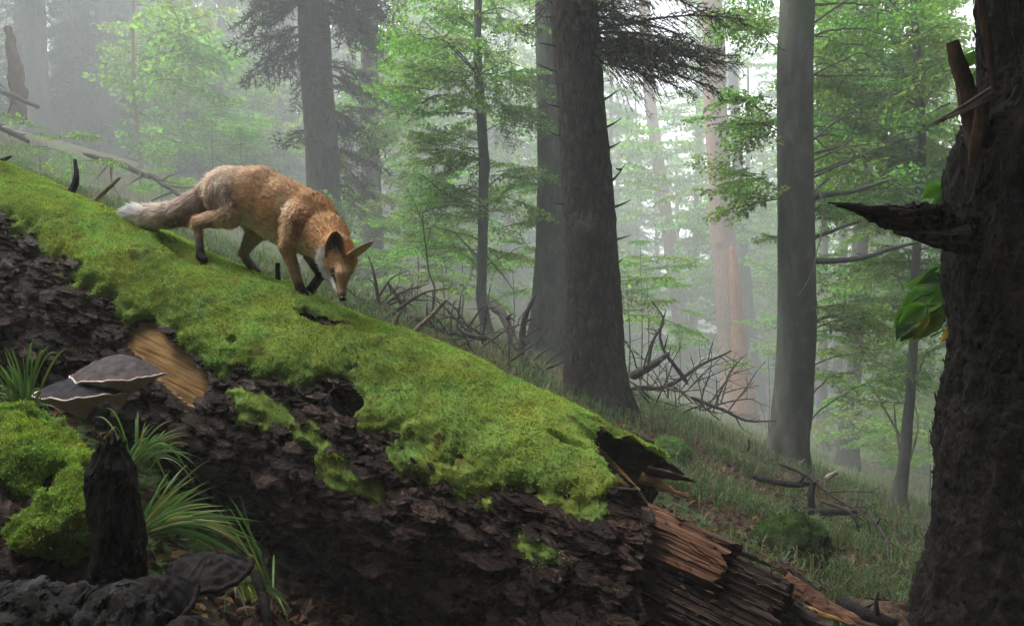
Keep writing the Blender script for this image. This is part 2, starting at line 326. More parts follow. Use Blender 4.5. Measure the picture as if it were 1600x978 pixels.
tag(g, 'sloping forest floor of brown litter and grass', kind='structure')

# ------------------------------------------------------------------ foliage prototypes
def leaf_geo(n, hi=False):
    """n unit leaves in local frame: stalk at 0, blade along +x, in the xy plane, folded along the midrib."""
    if hi:
        P = A(0, 0, 0, .28, .3, .05, .65, .3, .05, 1, 0, -.04, .65, -.3, .05, .28, -.3, .05, .5, 0, -.02).reshape(-1, 3)
        Tt = np.array([[0, 6, 1], [1, 6, 2], [2, 6, 3], [0, 5, 6], [5, 4, 6], [4, 3, 6]])
    else:
        P = A(0, 0, 0, .5, .32, .06, 1, 0, -.05, .5, -.32, .06).reshape(-1, 3); Tt = np.array([[0, 2, 1], [0, 3, 2]])
    return P, Tt
def rot_z(a): c, s = np.cos(a), np.sin(a); return np.stack([np.stack([c, -s, 0*c], -1), np.stack([s, c, 0*c], -1), np.stack([0*c, 0*c, 1+0*c], -1)], -2)
def rot_x(a): c, s = np.cos(a), np.sin(a); return np.stack([np.stack([1+0*c, 0*c, 0*c], -1), np.stack([0*c, c, -s], -1), np.stack([0*c, s, c], -1)], -2)
def rot_y(a): c, s = np.cos(a), np.sin(a); return np.stack([np.stack([c, 0*c, s], -1), np.stack([0*c, 1+0*c, 0*c], -1), np.stack([-s, 0*c, c], -1)], -2)
def scatter_geo(P, Tt, R, pos, scale):
    n = len(pos); V = np.einsum('nij,kj->nki', R, P)*np.asarray(scale).reshape(-1, 1, 1)+pos[:, None]
    return V.reshape(-1, 3), (np.arange(n)[:, None, None]*len(P)+Tt[None]).reshape(-1, 3)
class Proto: pass
def beech_spray(r, leaf=0.075, side=8, hi=False, dens=1.0):
    mbV = []; mbQ = []; mbT = []; n = 0; lp = []; ly = []
    def stem(P, rad, k=4):
        nonlocal n
        V, Tt, Q = tube(P, rad, k); mbV.append(V); mbQ.append(Q+n); mbT.append(np.asarray(Tt)+n); n += len(V)
    t = np.linspace(0, 1, 9); main = np.stack([t, 0.06*np.sin(t*5+r.uniform(0, 6)), 0.05*t-0.16*t*t], -1)
    stem(main, np.linspace(0.009, 0.002, 9))
    for k in range(side*2):
        s = 0.12+0.86*(k+r.uniform(0, .6))/(side*2); sg = 1 if k % 2 else -1
        L = (0.5*(1-s)+0.16)*r.uniform(.7, 1.15); a = sg*r.uniform(.7, 1.05); o = np.array([np.interp(s, t, main[:, c]) for c in range(3)])
        u = np.linspace(0, 1, 5); d = A(math.cos(a), math.sin(a), r.uniform(-.15, .1)); P = o+u[:, None]*L*d+np.stack([0*u, 0*u, -0.12*L*u*u], -1)
        stem(P, np.linspace(0.004, 0.0015, 5), 3)
        m = max(3, int(L/leaf*1.7*dens))
        for q in range(m):
            w = (q+.6)/m; sg2 = 1 if q % 2 else -1
            lp.append(o+w*L*d+A(0, 0, -0.12*L*w*w)); ly.append(a+sg2*r.uniform(.5, 1.0)*(0.3 if q == m-1 else 1))
    m = int(1/leaf*1.2*dens)
    for q in range(m):
        w = .15+.85*(q+.5)/m; lp.append(np.array([np.interp(w, t, main[:, c]) for c in range(3)])); ly.append((1 if q % 2 else -1)*r.uniform(.5, 1.0)*(0.2 if q == m-1 else 1))
    lp = np.array(lp); ly = np.array(ly); nl = len(lp)
    R = rot_z(ly) @ rot_y(r.normal(.3, .5, nl)) @ rot_x(r.normal(0, .7, nl))
    P, Tt = leaf_geo(1, hi); o = Proto()
    o.lV, o.lT = scatter_geo(P, Tt, R, lp, leaf*r.uniform(.7, 1.25, nl))
    sh = r.uniform(.7, 1.35, nl); tint = np.stack([sh*r.uniform(.8, 1.3, nl), sh, sh*r.uniform(.7, 1.1, nl)], -1)
    o.lC = np.repeat(tint, len(P), 0); o.sV = np.concatenate(mbV); o.sQ = np.concatenate(mbQ); o.sT = np.concatenate(mbT)
    return o
def fir_bough(r, side=22, nper=26, nl=0.045, nw=0.006):
    o = Proto(); V_ = []; Q_ = []; T_ = []; n = 0; pos = []; dirs = []
    t = np.linspace(0, 1, 10); main = np.stack([t, 0.05*np.sin(t*4+r.uniform(0, 6)), -0.05*t-0.2*t*t], -1)
    V, Tt, Q = tube(main, np.linspace(0.012, 0.003, 10), 5); V_.append(V); Q_.append(Q); T_.append(np.asarray(Tt)); n += len(V)
    for k in range(side*2):
        s = 0.08+0.9*(k+r.uniform(0, .8))/(side*2); sg = 1 if k % 2 else -1
        L = (0.42*(1-s)+0.1)*r.uniform(.6, 1.2); a = sg*r.uniform(.6, 1.1); ob = np.array([np.interp(s, t, main[:, c]) for c in range(3)])
        u = np.linspace(0, 1, 5); d = A(math.cos(a), math.sin(a), r.uniform(-.35, .0)); dr = r.uniform(.1, .5)*L
        P = ob+u[:, None]*L*d+np.stack([0*u, 0*u, -dr*u*u], -1)
        V, Tt, Q = tube(P, np.linspace(0.004, 0.0012, 5), 3); V_.append(V); Q_.append(Q+n); T_.append(np.asarray(Tt)+n); n += len(V)
        m = int(nper*(L/.4)**.8)+3; w = r.uniform(.05, 1, m)
        pos.append(ob+w[:, None]*L*d+np.stack([0*w, 0*w, -dr*w*w], -1)); dd = d[None]*.8+r.normal(0, .55, (m, 3)); dirs.append(nrm(dd))
    pos = np.concatenate(pos); dirs = np.concatenate(dirs); m = len(pos)
    sd = nrm(np.cross(dirs, r.normal(0, 1, (m, 3)))); ll = nl*r.uniform(.6, 1.3, (m, 1))
    o.lV = np.stack([pos-sd*nw/2, pos+sd*nw/2, pos+dirs*ll], 1).reshape(-1, 3); o.lT = np.arange(m*3).reshape(-1, 3)
    sh = r.uniform(.6, 1.4, m); o.lC = np.repeat(np.stack([sh, sh, sh], -1), 3, 0)
    o.sV = np.concatenate(V_); o.sQ = np.concatenate(Q_); o.sT = np.concatenate(T_)
    return o
BS = [beech_spray(np.random.default_rng(100+k), 0.075) for k in range(5)]           # near
BF = [beech_spray(np.random.default_rng(200+k), 0.085, 8) for k in range(4)]         # far, coarser leaves
FB = [fir_bough(np.random.default_rng(300+k)) for k in range(4)]
FF = [fir_bough(np.random.default_rng(400+k), 12, 14, 0.09, 0.018) for k in range(3)]
def put(mb, pr, pos, yaw, pitch, roll, s, col):
    R = (rot_z(np.array(yaw)) @ rot_y(np.array(-pitch)) @ rot_x(np.array(roll)))
    mb.add(pr.lV @ R.T*s+pos, T=pr.lT, col=pr.lC*np.asarray(col), mi=0)
    mb.add(pr.sV @ R.T*s+pos, T=pr.sT, Q=pr.sQ, mi=1)
GREEN = A(0.085, 0.165, 0.045)
def green(r, k=1.0):
    return GREEN*k*A(r.uniform(.8, 1.3), r.uniform(.85, 1.15), r.uniform(.7, 1.2))

def axis_at(tr, z):
    P = tr['world']; zz = P[:, 2]; o = np.argsort(zz)
    return np.array([np.interp(z, zz[o], P[o, c]) for c in range(3)])

# ------------------------------------------------------------------ trees
def make_tree(tr, idx):
    d = tr['d']; pts = tr['pts']; P = [at(px, py, d) for px, py, w in pts]; R = [w/F*d/2 for _, _, w in pts]
    top = P[0]; up = top-P[1]; ext = top+nrm(up if up[2] > .05 else A(0, 0, 1))*4.0
    P = [ext]+P; R = [R[0]*.85]+R; base = P[-1].copy(); P.append(base-A(0, 0, .5)); R.append(R[-1]*1.25)
    P = np.array(P[::-1]); R = np.array(R[::-1])
    n = 140 if d < 14 else 50
    Pr, Rr = resample(P, R, n); tr['world'] = Pr; tr['base'] = base
    kind = tr['kind']; w = R[2]*2; sd = idx*13
    def disp(V):
        ang = fbm(V*A(2.2/w, 2.2/w, .5), 3, sd)*0.035*w
        if kind == 'fir':
            a = fbm(V*A(24, 24, 8), 4, sd+3); ang = ang+0.018*a+0.012*np.abs(noise(V*A(40, 40, 26), sd+8))
        elif kind == 'pine': ang = ang+0.015*fbm(V*A(12, 12, 3), 3, sd+3)
        elif kind == 'beech': ang = ang+0.006*fbm(V*A(7, 7, 3), 4, sd+3)
        if tr['roots']:                    # flare into root ridges near the ground
            hh = np.clip(1-(V[..., 2]-base[2])/(w*1.6), 0, 1)**2; th = np.arctan2(V[..., 1]-base[1], V[..., 0]-base[0])
            ang = ang+hh*w*0.2*(np.sin(th*4+sd)+.5*np.sin(th*7+sd*2))
        return ang
    root = thing(tr['name'], base, tr['label'], tr['cat'], tr['group']); tr['root'] = root
    V, Tt, Q = tube(Pr, Rr, tr['k'], True, disp)
    MB().add(V, Tt, Q).build('trunk', M[kind], root)
    return root
for i, tr in enumerate(TR): make_tree(tr, i)
def tr_by(s): return next(t for t in TR if s in t['label'])
bigfir, beechR, beechB, thin = tr_by('thick rough'), tr_by('dark smooth beech'), tr_by('half hidden'), tr_by('thin kinked')
conif, curved, wound = tr_by('drooping black'), tr_by('thin curved'), tr_by('orange bark')

def branch(P, r0, r1, n=20, k=7, wob=0.0, seed=0):
    Pr, Rr = resample(P, np.linspace(r0, r1, len(P)), n)
    if wob: Pr = Pr+wob*np.stack([noise(Pr*3+s*17, seed+s) for s in range(3)], -1)*np.linspace(0, 1, n)[:, None]
    return tube(Pr, Rr, k)
def crown(tr, boxes, protos, mats, seed, name='crown', droop=0.0, tint=1.0, stems=True):
    """sprays hung through stated volumes; the tree's own limbs reach out to them"""
    r = np.random.default_rng(seed); mb = MB()
    for (x0, y0, x1, y1, d0, d1, cnt, s0, s1) in boxes:
        kk = fd(d0)/d0; d0, d1, s0, s1 = fd(d0), fd(d1), s0*kk, s1*kk
        tips = []
        for k in range(cnt):
            p = at(r.uniform(x0, x1), r.uniform(y0, y1), r.uniform(d0, d1)); ax = axis_at(tr, p[2]); v = p-ax
            yaw = math.atan2(v[1], v[0])+r.normal(0, .5); s = r.uniform(s0, s1)
            st = p-A(math.cos(yaw), math.sin(yaw), 0)*s*.5
            put(mb, protos[r.integers(len(protos))], st, yaw, r.normal(.05-droop, .25), r.normal(0, .4), s, green(r, tint) if mats[0] is M['leaf'] else A(.022, .034, .018)*tint*r.uniform(.7, 1.3))
            tips.append(st)
        if stems:
            for st in tips[::5]:
                a = axis_at(tr, st[2]-.25*np.linalg.norm(st[:2]-axis_at(tr, st[2])[:2])); L = np.linalg.norm(st-a)
                if L > 6 or L < .15: continue
                mid = (a+st)/2+A(0, 0, .08*L)+r.normal(0, .05*L, 3)
                V, Tt, Q = branch([a, mid, st], min(.02, .007+.004*L), .004, 12, 5, .06, int(r.integers(999))); mb.add(V, Tt, Q, mi=1)
    return mb.build(name, mats, tr['root'], sm=False)
LM = [M['leaf'], M['twig']]; NM = [M['needle'], M['twig']]

# big fir: bough at the upper right, little bough at mid trunk, dead spikes
r = np.random.default_rng(5); mb = MB()
for k in range(19):
    y = r.uniform(5, 105); a = at(912, y, 8.0+r.uniform(-.12, .12)); yaw = r.normal(-.1, .42); s = r.uniform(.8, 1.65)*(1.0 if y > 25 else .7)
    put(mb, FB[r.integers(4)], a, yaw, r.normal(.1, .2), r.normal(0, .3), s, A(.03, .042, .024)*r.uniform(.7, 1.3))
for k in range(7):
    y = r.uniform(320, 345); a = at(r.uniform(880, 930), y, 7.7); yaw = r.uniform(-2.6, -.6)
    put(mb, FB[r.integers(4)], a, yaw, r.normal(-.5, .2), 0, r.uniform(.2, .38), A(.05, .07, .04))
for k in range(8):
    put(mb, FB[r.integers(4)], at(r.uniform(880, 930), r.uniform(-60, -5), 8), r.uniform(-3, 3), -.1, 0, r.uniform(.9, 1.5), A(.03, .042, .024))
mb.build('bough', NM, bigfir['root'], sm=False)
spk = [(948, 158, 968, 140), (953, 200, 972, 186), (958, 232, 969, 222), (960, 287, 977, 258), (964, 325, 986, 312), (966, 375, 986, 368), (968, 412, 975, 405), (963, 265, 961, 262),
       (866, 12, 850, -2), (868, 72, 842, 68), (870, 115, 835, 100), (872, 167, 855, 166), (872, 211, 862, 209), (877, 318, 862, 316), (866, 25, 845, 27)]
for q, (x0, y0, x1, y1) in enumerate(spk):
    a = at(x0, y0, 7.95)-A(np.sign(x1-x0)*.05, 0, 0); b = at(x1, y1, 7.9); V, Tt, Q = branch([a, (a+b)/2+A(0, 0, -.006), b], .016, .003, 8, 6, .02, q)
    MB().add(V, Tt, Q).build('dead_spike', M['deadwood'], bigfir['root'])

# dark beech: bare side branches, hanging vine, leaves left and right
for q, (pts, r0, r1) in enumerate([([(1268, 312, 9.5), (1300, 302, 9.3), (1345, 297, 9.1), (1390, 278, 8.9)], .05, .018), ([(1270, 408, 9.5), (1330, 405, 9.2), (1390, 388, 9.0), (1445, 376, 8.8)], .04, .016),
        ([(1270, 374, 9.5), (1300, 362, 9.4), (1342, 345, 9.3)], .03, .012), ([(1272, 510, 9.5), (1282, 498, 9.4), (1320, 490, 9.3), (1370, 487, 9.1)], .025, .006),
        ([(1270, 243, 9.6), (1300, 232, 9.6), (1328, 216, 9.7)], .022, .008), ([(1271, 118, 9.6), (1330, 119, 9.8), (1410, 120, 10)], .014, .004)]):
    P = [at(*p) for p in pts]; P[0] = P[0]-A(.06, 0, 0)
    V, Tt, Q = branch(P, r0, r1, 20, 8, .05, q); MB().add(V, Tt, Q).build('branch', M['beech'], beechR['root'])
V, Tt, Q = branch([at(*p) for p in [(1272, 280, 9.25), (1284, 312, 9.2), (1285, 350, 9.2), (1276, 395, 9.2), (1262, 440, 9.2), (1247, 462, 9.2)]], .01, .006, 24, 5)
tag(MB().add(V, Tt, Q).build('hanging_vine', M['palewood']), 'thin pale vine hanging against the dark smooth beech', 'vine')
crown(beechR, [(1090, 145, 1205, 215, 9.0, 10.5, 13, .5, .9), (1120, 262, 1212, 330, 9, 10.5, 13, .45, .85), (1125, -20, 1215, 60, 9, 11, 14, .5, .9), (1185, 360, 1212, 400, 9.2, 10, 4, .25, .4),
               (1275, 470, 1420, 530, 8.8, 10, 20, .4, .8), (1280, 300, 1470, 350, 9, 11, 14, .5, .9), (1275, -40, 1480, 290, 10, 13, 70, .7, 1.2), (1300, 530, 1440, 600, 10, 12, 14, .5, .9)], BS, LM, 21)
crown(curved, [(1275, -30, 1500, 330, 11, 16, 110, .8, 1.5), (1290, 310, 1480, 470, 11, 15, 36, .7, 1.2), (1280, 420, 1470, 640, 11, 16, 44, .6, 1.1)], BS, LM, 22)
# thin kinked tree: side branches and leafy tiers
for q, (pts, r0) in enumerate([([(748, 118, 12), (715, 85, 11.8), (660, 28, 11.6)], .022), ([(750, 122, 12), (705, 70, 11.5), (650, 55, 11)], .02), ([(751, 176, 12), (690, 150, 11.7), (640, 178, 11.4)], .02), ([(755, 252, 12), (725, 243, 11.9), (680, 255, 11.7)], .018),
        ([(756, 330, 12), (720, 318, 11.9), (680, 290, 11.5), (655, 270, 11.3)], .016), ([(760, 400, 12), (785, 430, 11.9), (803, 458, 11.8)], .014), ([(757, 340, 12), (700, 320, 12.2), (650, 335, 12.3)], .016)]):
    V, Tt, Q = branch([at(*p) for p in pts], r0, .005, 16, 6, .06, q); MB().add(V, Tt, Q).build('branch', M['twig'], thin['root'])
crown(thin, [(620, 55, 745, 180, 11.2, 13, 34, .6, 1.1), (655, 205, 745, 265, 11.3, 13, 22, .5, .9), (650, 260, 850, 345, 11.5, 14, 40, .5, 1.0), (755, 60, 850, 200, 12, 14, 26, .5, 1.0), (630, 330, 840, 410, 12.5, 15, 30, .6, 1.0), (600, -40, 840, 60, 12, 15, 30, .6, 1.1)], BS, LM, 23)
# dark conifer boughs
mb = MB(); r = np.random.default_rng(8)
for k in range(105):
    side = r.choice([-1, 1], p=[.42, .58]); y = r.uniform(-120, 90) if side < 0 else r.uniform(-130, 285)
    if side > 0 and 62 < y < 105 and r.random() < .7: continue
    a = axis_at(conif, at(0, y, conif['d'])[2]); yaw = (0 if side > 0 else math.pi)+r.normal(0, .7)
    mx = 2.0 if side < 0 else (2.5 if y < 50 else 1.9)
    put(mb, FF[r.integers(3)], a+A(math.cos(yaw), math.sin(yaw), 0)*.3, yaw, r.normal(-.25, .15), r.normal(0, .25), r.uniform(.55, 1)*mx, A(.022, .032, .02)*r.uniform(.7, 1.3))
mb.build('bough', NM, conif['root'], sm=False)
V, Tt, Q = branch([at(*p) for p in [(530, 290, 20), (548, 294, 19.9), (556, 306, 19.8)]], .05, .012, 8, 5); MB().add(V, Tt, Q).build('dead_spike', M['deadwood'], conif['root'])
# misty conifers upper left
for t_, rngs, sz in ((tr_by('clothed in boughs'), (-150, 235), 3.2), (tr_by('upper left edge'), (-200, -20), 3.5), (tr_by('above the white tail'), (-150, 60), 3)):
    mb = MB(); r = np.random.default_rng(int(t_['d']))
    for k in range(60):
        y = r.uniform(*rngs); a = axis_at(t_, at(0, y, t_['d'])[2]); yaw = r.uniform(-3.2, 3.2)
        put(mb, FF[r.integers(3)], a, yaw, r.normal(-.3, .15), 0, r.uniform(.5, 1)*sz, A(.024, .034, .022)*r.uniform(.7, 1.3))
    mb.build('bough', NM, t_['root'], sm=False)
# orange wound on the pale pine
P = [at(*p) for p in [(1143, 385, 34.2), (1148, 430, 34.15), (1152, 500, 34.1), (1157, 580, 34.05), (1164, 648, 33.95)]]
Pr, Rr = resample(P, [.09, .26, .27, .4, .56], 40)
V, Tt, Q = tube(Pr, Rr, 10, True, lambda V: .03*fbm(V*A(9, 9, 1.2), 3, 4)); MB().add(V, Tt, Q).build('bark_wound', M['rot'], wound['root'])

# leafy crowns of the other trees, far and soft
def far_crown(label, boxes, seed, tint=1.0): crown(tr_by(label), boxes, BF, LM, seed, tint=tint, stems=False)
far_crown('thin pale stem', [(190, 20, 330, 140, 22, 28, 34, 1.6, 2.6), (200, 120, 300, 260, 23, 28, 18, 1.2, 2.2)], 31, 1.1)
far_crown('above the white tail', [(240, 60, 400, 260, 28, 36, 44, 1.8, 3), (300, 180, 410, 260, 26, 30, 24, 1.2, 2)], 32, 1.1)
far_crown('thin dark stem left', [(340, 120, 480, 330, 26, 33, 40, 1.4, 2.4)], 33)
far_crown('fox ear', [(530, 200, 660, 420, 18, 25, 50, 1.1, 2), (550, 60, 660, 200, 20, 26, 30, 1.4, 2.2)], 34)
far_crown('pinkish distant', [(600, 180, 850, 460, 26, 42, 70, 1.8, 3.2), (640, -20, 850, 200, 26, 40, 30, 1.8, 3)], 35)
far_crown('pale leaning', [(970, 170, 1110, 360, 26, 36, 26, 1.6, 2.6), (980, 330, 1120, 500, 28, 38, 40, 1.2, 2.2)], 36, 1.15)
far_crown('thin dark misty', [(985, 400, 1140, 560, 30, 40, 40, 1.2, 2.2), (1090, 320, 1215, 470, 28, 36, 34, 1.4, 2.4)], 37, 1.1)
far_crown('behind the wounded', [(1160, 220, 1260, 560, 26, 34, 50, 1.3, 2.2)], 38)
far_crown('slim trunk first', [(1270, 400, 1400, 720, 20, 26, 40, 1.0, 1.8), (1270, 60, 1400, 380, 20, 28, 40, 1.6, 2.6)], 39)
far_crown('third to the right', [(1330, 480, 1480, 700, 18, 26, 50, 1.0, 1.8), (1280, -50, 1500, 200, 18, 26, 44, 1.5, 2.4)], 40)
far_crown('behind the thin curved', [(1360, 600, 1490, 740, 20, 28, 34, 1.0, 1.7), (1380, 200, 1500, 560, 20, 28, 40, 1.3, 2.2)], 41)

# the forest far off in the mist: one trunk and crown each
r = np.random.default_rng(77)
spots = [(-40, 55), (110, 48), (240, 50), (350, 44), (455, 50), (545, 38), (625, 52), (690, 60), (715, 44), (790, 38), (825, 52), (985, 54), (1060, 58), (1195, 48), (1215, 60), (1270, 40), (1360, 46), (1420, 38), (1480, 44), (1530, 36), (1580, 50), (1650, 40), (-120, 40), (400, 64), (950, 42)]
for k, (px, d) in enumerate(spots):
    d = 18+(d-18)*1.6
    x = (px-800)/F*d; z = gz(x, d); h = 24.0; rad = r.uniform(.16, .36)
    base = A(x, d, z); lean = r.normal(0, .5, 2)
    root = thing('tree', base, 'distant tree fading into the pale forest mist', 'tree', 'distant trees in the mist')
    n = 24; t = np.linspace(0, 1, n); P = base+np.stack([lean[0]*t, lean[1]*t, -.4+(h+.4)*t], -1)
    V, Tt, Q = tube(P, rad*(1.15-.6*t+.5*np.exp(-t*30)), 10, True, lambda V: .03*fbm(V*A(3, 3, .6), 3, k)); MB().add(V, Tt, Q).build('trunk', M[['grey', 'pine', 'beech'][k % 3]], root)
    mb = MB(); con = k % 4 == 1
    for q in range(34):
        zz = r.uniform(.12 if con else .08, 1.0); a = base+A(lean[0]*zz, lean[1]*zz, h*zz); yaw = r.uniform(-3.2, 3.2); rr_ = r.uniform(.3, 3.0)*(1.2-zz*.6)
        if con: put(mb, FF[r.integers(3)], a, yaw, r.normal(-.25, .15), 0, r.uniform(2, 3.6)*(1.2-zz*.7), A(.022, .032, .02))
        else: put(mb, BF[r.integers(4)], a+A(math.cos(yaw), math.sin(yaw), 0)*rr_, yaw+r.normal(0, .5), r.normal(0, .2), 0, r.uniform(1.6, 3.0), green(r, 1.0))
    mb.build('crown', NM if con else LM, root, sm=False)

# the closed forest farther off, and trees added at both sides; four kinds copied
r = np.random.default_rng(123); kinds = []
for v_ in range(4):
    h = 24.0; t = np.linspace(0, 1, 16); P = np.stack([.4*np.sin(t*3+v_), .3*np.sin(t*2+v_), -.6+(h+.6)*t], -1); V, Tt, Q = tube(P, .3*(1.15-.9*t), 9, True, lambda V: .03*fbm(V*A(3, 3, .6), 3, v_)); m0 = MB().add(V, Tt, Q); mb = MB()
    for q in range(120):
        zz = r.uniform(.03, .99); yaw = r.uniform(-3.2, 3.2)
        if v_ % 2: put(mb, FF[r.integers(3)], A(0, 0, h*zz), yaw, r.normal(-.25, .15), 0, r.uniform(2.2, 4)*(1.2-.85*zz), A(.02, .03, .019))
        else: rr_ = r.uniform(.2, 3.2)*(1.15-.5*zz); put(mb, BF[r.integers(4)], A(math.cos(yaw)*rr_, math.sin(yaw)*rr_, h*zz), yaw+r.normal(0, .5), r.normal(0, .25), 0, r.uniform(1.8, 3.2), green(r, 1.0))
    kinds.append((m0, mb))
spots2 = []
for q in range(120):
    d = r.uniform(52, 106); px = r.uniform(-150, 1750)
    if 960 < px < 1120 and d < 62: continue
    spots2.append(((px-800)/F*d, d))
for q in range(70):
    y = r.uniform(-4, 50); sd = r.choice([-1, 1]); spots2.append((sd*(.68*max(y, 0)+r.uniform(5.5, 20)), y))  # unseen trees added on both sides to block side light
for q in range(26):
    d = r.uniform(46, 80); px = r.uniform(-200, 470); spots2.append(((px-800)/F*d, d))
for k, (x, y) in enumerate(spots2):
    root = thing('tree', A(x, y, gz(x, y)), 'leafy or coniferous tree of the closed misty forest, the unseen side ones added' , 'tree', 'closed forest in the mist'); root.rotation_euler = (0, 0, r.uniform(0, 6)); sc_ = r.uniform(.75, 1.15); root.scale = (sc_, sc_, sc_)
    kv = ((k % 4) if k < len(spots2)-26 else (1, 3)[k % 2]) if k > 3 else k
    if k < 4: kinds[k] = (kinds[k][0].build('trunk', M['grey'], root, origin=A(0, 0, 0)), kinds[k][1].build('crown', NM if k % 2 else LM, root, sm=False, origin=A(0, 0, 0)))
    else:
        for o in kinds[kv]: c = o.copy(); C.objects.link(c); c.parent = root

# unseen conifers added behind the viewer to block light, boughs down to the ground
r = np.random.default_rng(91); stand = []
for v_ in range(4):                     # the fourth bears only high boughs, to shade the air over the camera
    t = np.linspace(0, 1, 20); h = 14.0; P = np.stack([0*t, 0*t, -.5+(h+.5)*t], -1); V, Tt, Q = tube(P, .24*(1.1-.9*t), 10); m0 = MB().add(V, Tt, Q)
    mb = MB()
    for q in range(230):
        zz = r.uniform(.01, .98)**1.15 if v_ < 3 else r.uniform(.26, .98)**1.0; yaw = r.uniform(-3.2, 3.2); put(mb, FF[r.integers(3)], A(0, 0, h*zz), yaw, r.normal(-.15, .15), r.normal(0, .25), r.uniform(1.9, 2.9)*(1.15-.75*zz), A(.018, .026, .016))
    stand.append((m0, mb))
places = [(-2.0, -3.4), (-4.6, -3.9), (-7.4, -2.4), (-9, 1.6), (-6.4, -5.6), (0.2, -3.3), (2.6, -2.8), (4.9, -1.2), (6.4, 1.0), (-1.2, -5.6), (1.8, -5.4), (4.8, -4.4), (7.6, -1.8), (8.8, 2.0), (7, -5.6), (-3, -8), (0.4, -8.4), (3.6, -8), (-9.8, -4), (9.8, -4), (2.2, -.9), (2.6, -.6), (0.3, -1.5)]
for k, (x, y) in enumerate(places):
    base = A(x, y, gz(x, y)); root = thing('conifer_tree', base, 'unseen conifer added behind the viewer to block light from there', 'tree', 'added conifers behind the viewer'); root.rotation_euler = (0, 0, k*1.3); root.scale = (1, 1, r.uniform(.85, 1.05))
    kv = k if k < 3 else (3 if k > len(places)-4 else k % 3)
    if k < 3 or k == len(places)-3:
        stand[kv] = (stand[kv][0].build('trunk', M['grey'], root, origin=A(0, 0, 0)), stand[kv][1].build('bough', NM, root, sm=False, origin=A(0, 0, 0)))
    else:
        for o in stand[kv]: c = o.copy(); C.objects.link(c); c.parent = root

# ------------------------------------------------------------------ the fallen log
def ground_hit(px, py):
    t = np.linspace(1.2, 60, 3000); P = np.stack([(px-800)/F*t, t, CZ+(489-py)/F*t], -1); z = terrain(P[:, 0], P[:, 1], False); k = int(np.argmax(P[:, 2] < z)); return P[k]
LA = A(-2.11, 3.5, CZ+.12); LU = nrm(A(1.72, -.65, -.667)); LN = nrm(A(0, 0, 1)-LU*LU[2]); LW = np.cross(LU, LN)
if LW[1] > 0: LW = -LW
LR = 0.42
def log_pt(s, th, r): return LA+np.asarray(s)[..., None]*LU+np.asarray(r)[..., None]*(np.cos(th)[..., None]*LN+np.sin(th)[..., None]*LW)
EYE = A(0, 0, CZ)
def log_hit(px, py, rad=LR):             # where the sight line meets the log: length along it and angle from its top
    dv = nrm(at(px, py, 1.0)-EYE); o = EYE-LA; dp = dv-LU*np.dot(dv, LU); op = o-LU*np.dot(o, LU)
    a, b, c = np.dot(dp, dp), np.dot(dp, op), np.dot(op, op)-rad*rad; q = b*b-a*c
    t = (-b-math.sqrt(max(q, 0)))/a; p = EYE+dv*t; s = np.dot(p-LA, LU)
    return s, math.atan2(np.dot(p-LA, LW), np.dot(p-LA, LN)), p
NS, NT = 640, 330
mossb = np.array([log_hit(*p)[:2] for p in [(5, 335), (55, 372), (100, 425), (165, 470), (205, 498), (255, 500), (330, 560), (400, 575), (470, 612), (550, 575), (585, 650), (680, 690), (740, 735), (860, 775), (935, 785), (985, 735), (1010, 770)]])
mossb = mossb[np.argsort(mossb[:, 0])]
endp = np.array([log_hit(*p)[:2] for p in [(935, 668), (918, 690), (960, 740), (1005, 778), (1022, 810), (1008, 860), (1000, 910), (1012, 960)]])
S_END0 = float(endp[:, 0].mean())
th = np.concatenate([np.linspace(-2.6, -1.0, 50)[:-1], np.linspace(-1.0, 2.1, 240), np.linspace(2.1, 3.68, 42)[1:]])
NT = len(th)
eo = np.argsort(endp[:, 1]); s_end = np.interp(th, endp[eo, 1], endp[eo, 0])
s_end = s_end+.2*smooth(endp[eo[0], 1], endp[eo[0], 1]-.5, th)+.035*noise(np.stack([th*9, 0*th, 0*th], -1), 4)+.02*noise(np.stack([th*30, 0*th, 0*th], -1), 5)
u = np.linspace(0, 1, NS)[:, None]; S = -1.15+u*(s_end[None]+1.15); TH = np.repeat(th[None], NS, 0)
q3 = np.stack([S, np.cos(TH)*LR, np.sin(TH)*LR], -1)
low = .035*fbm(q3*1.7, 3, 1)+.012*fbm(q3*6, 2, 2)
st = np.stack([S*.55, np.cos(TH)*LR*1.6, np.sin(TH)*LR*1.6], -1)
n1 = fbm(st*A(17, 14, 14)+.25*fbm(q3*20, 2, 8)[..., None], 4, 3)
terr = np.floor(n1*4)/4; terr = terr+.25*smooth(.55, 1, n1*4-np.floor(n1*4))
bark = .042*terr+.006*fbm(q3*70, 3, 6)-.012*np.clip(fbm(st*9, 3, 15), 0, 1)
edge = np.interp(S, mossb[:, 0], mossb[:, 1])+.22*fbm(q3*5.5, 4, 21)+.10*fbm(q3*20, 2, 22)
mmask = smooth(.16, -.18, TH-edge)*smooth(-1.7, -1.2, TH+.3*fbm(q3*4, 3, 23))*smooth(.08, -.03, S-(s_end[None]-.02)+.1*fbm(q3*8, 3, 26))
for (px, py, a, b_) in [(490, 500, .09, .03), (365, 535, .018, .012), (885, 690, .06, .014), (535, 515, .035, .014), (115, 420, .05, .03)]:
    if a > 0:
        s0, t0, _ = log_hit(px, py); dd = ((S-s0)/a)**2+((TH-t0)*LR/b_)**2; mmask = mmask*smooth(.7, 1.5, dd+.5*fbm(q3*14, 2, 27))
